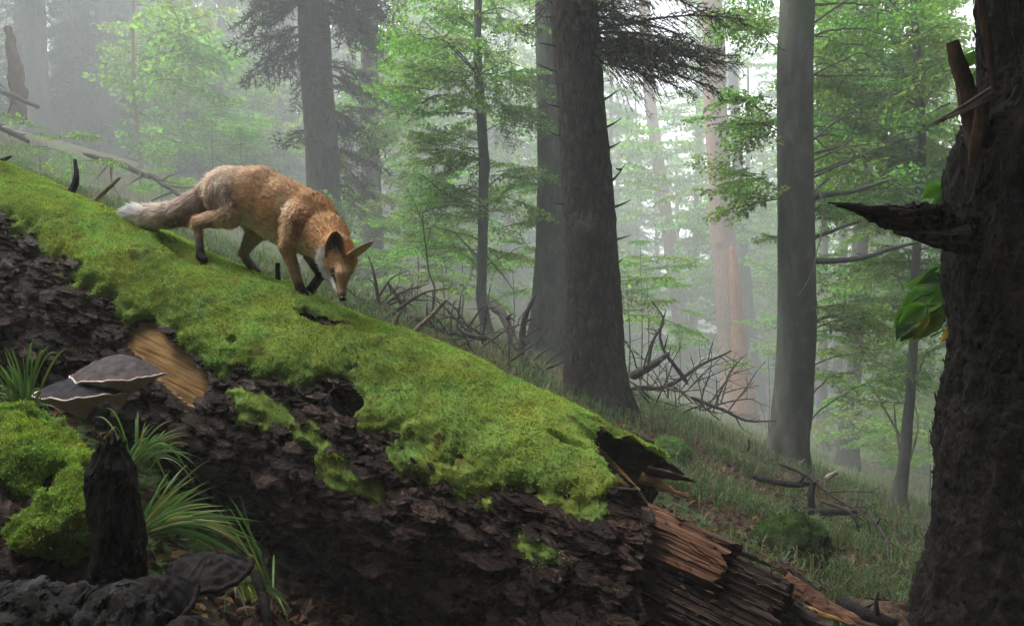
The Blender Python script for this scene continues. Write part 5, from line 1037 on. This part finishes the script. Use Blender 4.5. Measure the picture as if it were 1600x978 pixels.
tuft(365, 905, 1.9, [(395, 945, .03, 4), (440, 945, .04, 3), (395, 925, .03, 4), (385, 952, .02, 3), (350, 895, .03, 2)], 'small flattened sedge tuft near the bottom edge', 4, .0042)
tuft(420, 925, 2.0, [(370, 790, .05, 2), (405, 860, .06, 2), (450, 970, .04, 2)], 'thin straggling sedge tuft beside the fallen leaves', 5, .003)

# ------------------------------------------------------------------ dead branches
def dead(pts, w0, w1, label, seed, group=None, twigs=4, m='deadwood', wob=.05, cat='branch'):
    r = np.random.default_rng(seed); P = [at(*p) for p in pts]; P = [P[0]]+P[1:]; L = np.linalg.norm(np.array(P[-1])-P[0]); Pr, Rr = resample(P, np.linspace(w0, w1, len(P)), 26); Rr = Rr*np.minimum(1, .35+np.arange(26)*.3)
    Pr = Pr+wob*L*np.stack([noise(Pr*2.2+s*17, seed+s) for s in range(3)], -1)*np.sin(np.linspace(0, np.pi, 26))[:, None]
    V, Tt, Q = tube(Pr, Rr, 7, True, lambda V: .2*w0*noise(V*30, seed)); root = thing('dead_branch', P[0], label, cat, group); o = MB().add(V, Tt, Q).build('stick', M[m], root)
    for q in range(twigs):
        i0_ = r.integers(6, 24); a = Pr[i0_]; d_ = nrm(nrm(P[-1]-P[0])*.6+r.normal(0, .7, 3)); l_ = L*r.uniform(.12, .4); b = a+d_*l_; mm = (a+b)/2+r.normal(0, .08*l_, 3)
        V, Tt, Q = branch([a, mm, b], Rr[i0_]*.6, .0025, 9, 5); MB().add(V, Tt, Q).build('twig', M[m], root)
    return root
G1, L1 = 'dead branches left of the thick fir', 'dark dead branch in the brushwood behind the mossy trunk, left of the thick fir'
G2, L2 = 'dead branches right of the thick fir', 'bare dead branch in the tangle of brushwood right of the thick fir'
dead([(640, 526, 6.5), (665, 502, 6.5), (697, 468, 6.5)], .028, .017, 'pale straight stick leaning up just behind the mossy trunk', 1, None, 1, 'palewood', .02)
dead([(762, 465, 10.5), (790, 505, 10), (815, 545, 9.6), (838, 575, 9.3)], .06, .045, 'thick dark fallen limb propped against the thin kinked tree', 2, None, 5)
dead([(680, 560, 8.5), (683, 480, 8.7), (668, 400, 8.9), (660, 330, 9)], .017, .006, 'thin upright dead sapling left of the thin kinked tree', 3, None, 4)
dead([(560, 465, 9), (620, 490, 8.8), (680, 512, 8.6), (760, 530, 8.5)], .05, .03, 'long dark fallen branch low behind the mossy trunk', 4, None, 6)
dead([(645, 515, 9), (625, 470, 9), (605, 440, 9)], .035, .01, 'dark forked dead branch right of the fox head', 5, None, 5)
dead([(812, 560, 9), (822, 500, 9), (835, 462, 9)], .05, .018, 'short dark stub standing beside the half hidden beech', 6, None, 4)
dead([(715, 560, 8.5), (705, 520, 8.5), (710, 470, 8.5)], .018, .006, 'thin curved dead twig standing in front of the thin kinked tree', 7, None, 3)
r = np.random.default_rng(55)
for q in range(34):
    x, y = r.uniform(575, 850), 0; y = np.interp(x, [575, 700, 850], [478, 525, 590])+r.normal(0, 14); a_ = r.uniform(-.9, .9)+(0 if r.random() < .6 else 1.2); l_ = r.uniform(40, 120); d_ = r.uniform(8, 9.8)
    x1, y1 = x+l_*math.cos(a_)*r.choice([-1, 1]), y-abs(l_*math.sin(a_))*.8-r.uniform(0, 10); dead([(x, y+10, d_), ((x+x1)/2, (y+y1)/2-r.uniform(-8, 12), d_), (x1, y1, d_+r.normal(0, .4))], r.uniform(.008, .025), .004, L1, 200+q, G1, 3)
dead([(1075, 600, 9.5), (1050, 560, 9.4), (1032, 520, 9.4), (1040, 485, 9.4)], .03, .008, 'dead branch rising with a hooked tip, right of the thick fir', 8, None, 4)
dead([(1012, 575, 9.4), (1022, 530, 9.4), (1036, 505, 9.4), (1018, 470, 9.4)], .022, .006, 'thin dead branch curling back towards the thick fir', 9, None, 3)
dead([(985, 608, 9.2), (1040, 600, 9.4), (1090, 575, 9.6), (1142, 548, 9.8)], .035, .01, 'long dead bough slanting up towards the wounded pine', 10, None, 5)
dead([(985, 590, 9), (1010, 575, 9), (1045, 552, 9)], .06, .03, 'thick mossy fallen bough at the right side of the thick fir', 11, None, 4)
dead([(1080, 620, 9), (1130, 640, 9), (1170, 655, 9), (1212, 658, 8.9)], .025, .008, 'thin dead branch lying across the grass towards the dark beech', 12, None, 6)
for q in range(36):
    x = r.uniform(985, 1140); y = np.interp(x, [985, 1060, 1140], [600, 615, 640])+r.normal(0, 14); a_ = r.uniform(-.3, 1.5); l_ = r.uniform(35, 100); d_ = r.uniform(8.7, 10.4); s_ = r.choice([-1, 1])
    x1, y1 = x+l_*math.cos(a_)*s_, y-abs(l_*math.sin(a_)); dead([(x, y+8, d_), ((x+x1)/2, (y+y1)/2-r.uniform(-8, 14), d_), (x1, y1, d_+r.normal(0, .4))], r.uniform(.006, .016), .003, L2, 300+q, G2, 4)
dead([(1172, 742, 6.3), (1200, 752, 6.2), (1245, 757, 6.1), (1278, 752, 6.1)], .032, .02, 'thick black fallen branch at the foot of the dark beech', 13, None, 3, 'darkbark')
dead([(1215, 722, 6.2), (1270, 752, 6), (1330, 790, 5.7), (1380, 830, 5.4)], .018, .006, 'long thin branch arching over the litter right of the dark beech', 14, None, 8)
dead([(1220, 795, 5.8), (1270, 797, 5.7), (1340, 800, 5.6)], .035, .02, 'dark log lying in the leaf litter behind the mossy boulder', 15, None, 3, 'darkbark')
dead([(1270, 800, 5.8), (1268, 775, 5.8), (1272, 752, 5.8)], .03, .02, 'black upright stub under the arching branch', 16, None, 1, 'darkbark')
dead([(1280, 780, 5.5), (1340, 815, 5.2), (1345, 835, 5.2)], .015, .004, 'thin dead twig drooping over the mossy hump', 17, None, 5)
dead([(1360, 800, 5.6), (1385, 850, 5.2), (1390, 890, 5)], .016, .005, 'thin dead twig hanging before the black trunk', 18, None, 5)
dead([(1168, 705, 6.6), (1171, 690, 6.6), (1170, 686, 6.6)], .012, .005, 'tiny upright twig left of the dark beech', 19, None, 1)
dead([(1290, 750, 6), (1300, 742, 6), (1308, 738, 6)], .025, .015, 'short pale broken stick right of the dark beech', 20, None, 0, 'palewood')
dead([(1310, 938, 3.2), (1350, 958, 3), (1400, 975, 2.9)], .03, .02, 'dark rotting branch in the grass at the bottom right', 21, None, 2, 'darkbark')
dead([(395, 890, 1.9), (408, 930, 1.85), (420, 985, 1.8)], .014, .01, 'dark stick among brown leaves at the bottom edge', 22, None, 0, 'darkbark')
dead([(130, 240, 20), (200, 262, 19.5), (260, 290, 19), (300, 318, 18.6)], .07, .05, 'reddish-brown fallen log lying down the misty left slope', 23, None, 14, 'deadwood', .03, 'log')
dead([(-40, 135, 27), (20, 150, 26), (60, 168, 26)], .09, .07, 'brown fallen log at the far left below the misty grey trunk', 24, None, 6, 'deadwood', .03, 'log')
dead([(-40, 190, 20), (10, 205, 20), (45, 222, 20)], .07, .05, 'brown rotting log at the left edge of the grassy slope', 25, None, 8, 'deadwood', .03, 'log')
r = np.random.default_rng(66)
snag = thing('broken_snag', at(26, 175, 28), 'orange-brown rotten snag standing at the far left edge', 'stump'); P = np.array([at(30, 185, 28), at(24, 110, 28), at(16, 70, 28), at(10, 42, 28)]); Pr, Rr = resample(P, [.26, .22, .18, .1], 40)
V, Tt, Q = tube(Pr, Rr, 14, True, lambda V: .16*fbm(V*A(5, 5, 1.6), 3, 3)); MB().add(V, Tt, Q).build('trunk', M['brownwood'], snag)

# ------------------------------------------------------------------ grass, leaf litter
def log_clear(x, y, pad=.46):
    z = terrain(x, y, False); q = np.stack([x, y, z], -1)-LA; s_ = q @ LU; return (np.linalg.norm((q-s_[:, None]*LU)[:, :2], axis=1) > pad) | (s_ > S_END0+.35)
r = np.random.default_rng(12)
def grass(n, y0, y1, l0, l1, w, seed, thr, name, label):
    r = np.random.default_rng(seed); y = y0*np.power(y1/y0, r.random(n)); x = (r.random(n)*2-1)*(.68*y+.6); f = fbm(np.stack([x*.8, y*.8, 0*x], -1), 3, 61)+.25*fbm(np.stack([x*4, y*4, 0*x], -1), 2, 62)+.18*smooth(-.1, -.5, x/y)
    keep = (f > thr+.25*r.normal(0, 1, n)*.5) & log_clear(x, y, .5) & ~((y < 3.2) & (x < .5)); x, y = x[keep], y[keep]; n = len(x)
    b = np.stack([x, y, terrain(x, y)-.01], -1); cl = r.normal(0, 1, (n, 2)); L = r.uniform(l0, l1, n)*(1+.02*y); az = r.uniform(-3.2, 3.2, n); d = np.stack([np.cos(az), np.sin(az), 0*az], -1); sd = np.stack([-np.sin(az), np.cos(az), 0*az], -1)*(w*(1+.09*y)*r.uniform(.6, 1.2, n))[:, None]
    bend = r.uniform(.25, 1.0, n)[:, None]; Lc = L[:, None]; m1 = b+A(0, 0, 1)*Lc*.55+d*Lc*.18*bend; m2 = b+A(0, 0, 1)*Lc*(.9-.25*bend)+d*Lc*.5*bend; tp_ = b+A(0, 0, 1)*Lc*(1-.6*bend)+d*Lc*.95*bend
    V = np.stack([b-sd, b+sd, m1+sd, m1-sd, m2+sd*.7, m2-sd*.7, tp_], 1).reshape(-1, 3); k = np.arange(n)[:, None]*7
    Q = np.concatenate([k+np.array([[0, 1, 2, 3]]), k+np.array([[3, 2, 4, 5]])]); Tt = k+np.array([[5, 4, 6]]); dry = (r.random(n) < .12)[:, None]
    c_ = np.where(dry, A(.16, .12, .06), A(.06, .105, .03))*r.uniform(.6, 1.3, (n, 1))*np.stack([r.uniform(.8, 1.3, n), np.ones(n), r.uniform(.7, 1.2, n)], -1)
    tag(MB().add(V, Tt, Q, np.repeat(c_, 7, 0)).build(name, M['blade'], None, False), label, kind='stuff')
grass(110000, 3.0, 32, .07, .2, .0024, 5, .0, 'grass', 'soft green grass growing over the forest slope')
def litter(n, y0, y1, s0, s1, seed, label, xr=None):
    r = np.random.default_rng(seed); y = y0*np.power(y1/y0, r.random(n)); x = (r.random(n)*2-1)*(.68*y+.5)
    if xr: x = r.uniform(xr[0], xr[1], n)
    b = np.stack([x, y, terrain(x, y)+r.uniform(.0, .03, n)], -1); R = rot_z(r.uniform(-3.2, 3.2, n)) @ rot_x(r.normal(0, .45, n)) @ rot_y(r.normal(0, .4, n)); P, T0_ = leaf_geo(1, True); P = P*A(1, .8, 2.2)
    Vv, Tt = scatter_geo(P, T0_, R, b, r.uniform(s0, s1, n)); c_ = A(.1, .055, .036)*r.uniform(.3, 1.6, (n, 1))*np.stack([np.ones(n), r.uniform(.7, 1.25, n), r.uniform(.6, 1.4, n)], -1)
    tag(MB().add(Vv, Tt, col=np.repeat(c_, 7, 0)).build('leaf_litter', M['litter'], None, False), label, kind='stuff')
litter(16000, 1.5, 9, .03, .07, 6, 'brown fallen leaves lying on the forest floor')
litter(7000, 3.3, 8, .03, .07, 7, 'brown beech leaves drifted over the slope right of the log', (1.0, 4.6))
# low green undergrowth dotted over the slope
r = np.random.default_rng(31); ub = [(375, 205, 26), (330, 190, 28), (640, 440, 16), (600, 400, 18), (690, 430, 15), (720, 400, 17), (800, 420, 18), (650, 360, 17), (1000, 400, 18), (1010, 440, 17), (1060, 520, 20), (980, 470, 14), (1200, 560, 24), (250, 280, 22), (60, 235, 20), (110, 255, 18), (1340, 680, 18), (1450, 690, 16), (1470, 620, 18), (1220, 500, 26)]
BL = ['pale leafy bush high on the misty slope above the fox rump', 'faint leafy bush left of the one above the fox rump', 'low green seedling in the mist left of the thin kinked tree', 'green seedling right of the fox ear', 'green seedling between the upright dead sapling and thin kinked tree', 'leafy seedling just left of the thin kinked trunk', 'leafy seedling between the thin kinked tree and smooth grey beech', 'misty green seedling above the upright dead sapling', 'bright seedling right of the thick fir at mid height', 'second bright seedling right of the thick fir, lower', 'misty seedling under the pale leaning trunk', 'small seedling touching the right side of the thick fir', 'misty seedling between wounded pine and dark beech', 'low plant at the foot of the thin pale stem', 'low plant near the far left fallen log', 'low plant above the upright dark branch stub on the left', 'leafy seedling among the slim trunks right of the dark beech', 'leafy seedling beside the black foreground trunk, low', 'leafy seedling beside the black foreground trunk, higher', 'faint seedling beside the dark beech at mid height']
for q, (px, py, d_) in enumerate(ub):
    c = at(px, py, d_); b_ = A(c[0], c[1], terrain(c[0:1], c[1:2])[0]); root = thing('bush', b_, BL[q], 'bush'); mb = MB()
    V, Tt, Q = branch([b_-A(0, 0, .1), (b_+c)/2+A(.05, 0, 0), c+A(0, 0, .2)], .02, .006, 10, 5); mb.add(V, Tt, Q, mi=1)
    for k in range(9): yaw = r.uniform(-3.2, 3.2); put(mb, BF[r.integers(4)], c+r.normal(0, .25, 3), yaw, r.normal(.05, .2), 0, r.uniform(.6, 1.2), green(r, 1.15))
    mb.build('foliage', LM, root, False)

# ------------------------------------------------------------------ mist
def haze():
    lo, hi = A(-76, -24, -18), A(76, 114, 46); V = np.array([[x, y, z] for x in (lo[0], hi[0]) for y in (lo[1], hi[1]) for z in (lo[2], hi[2])]); Q = np.array([[0, 1, 3, 2], [4, 6, 7, 5], [0, 4, 5, 1], [2, 3, 7, 6], [0, 2, 6, 4], [1, 5, 7, 3]])
    m = bpy.data.materials.new('haze'); m.use_nodes = True; n = m.node_tree.nodes; n.remove(n['Principled BSDF']); v = n.new('ShaderNodeVolumePrincipled'); v.inputs['Color'].default_value = (.93, .97, 1, 1); v.inputs['Density'].default_value = HAZE; v.inputs['Anisotropy'].default_value = 0.0
    m.node_tree.links.new(v.outputs[0], n['Material Output'].inputs['Volume']); o = MB().add(V, Q=Q).build('haze', m, None, False); tag(o, 'pale morning mist filling the forest', kind='stuff')
haze()
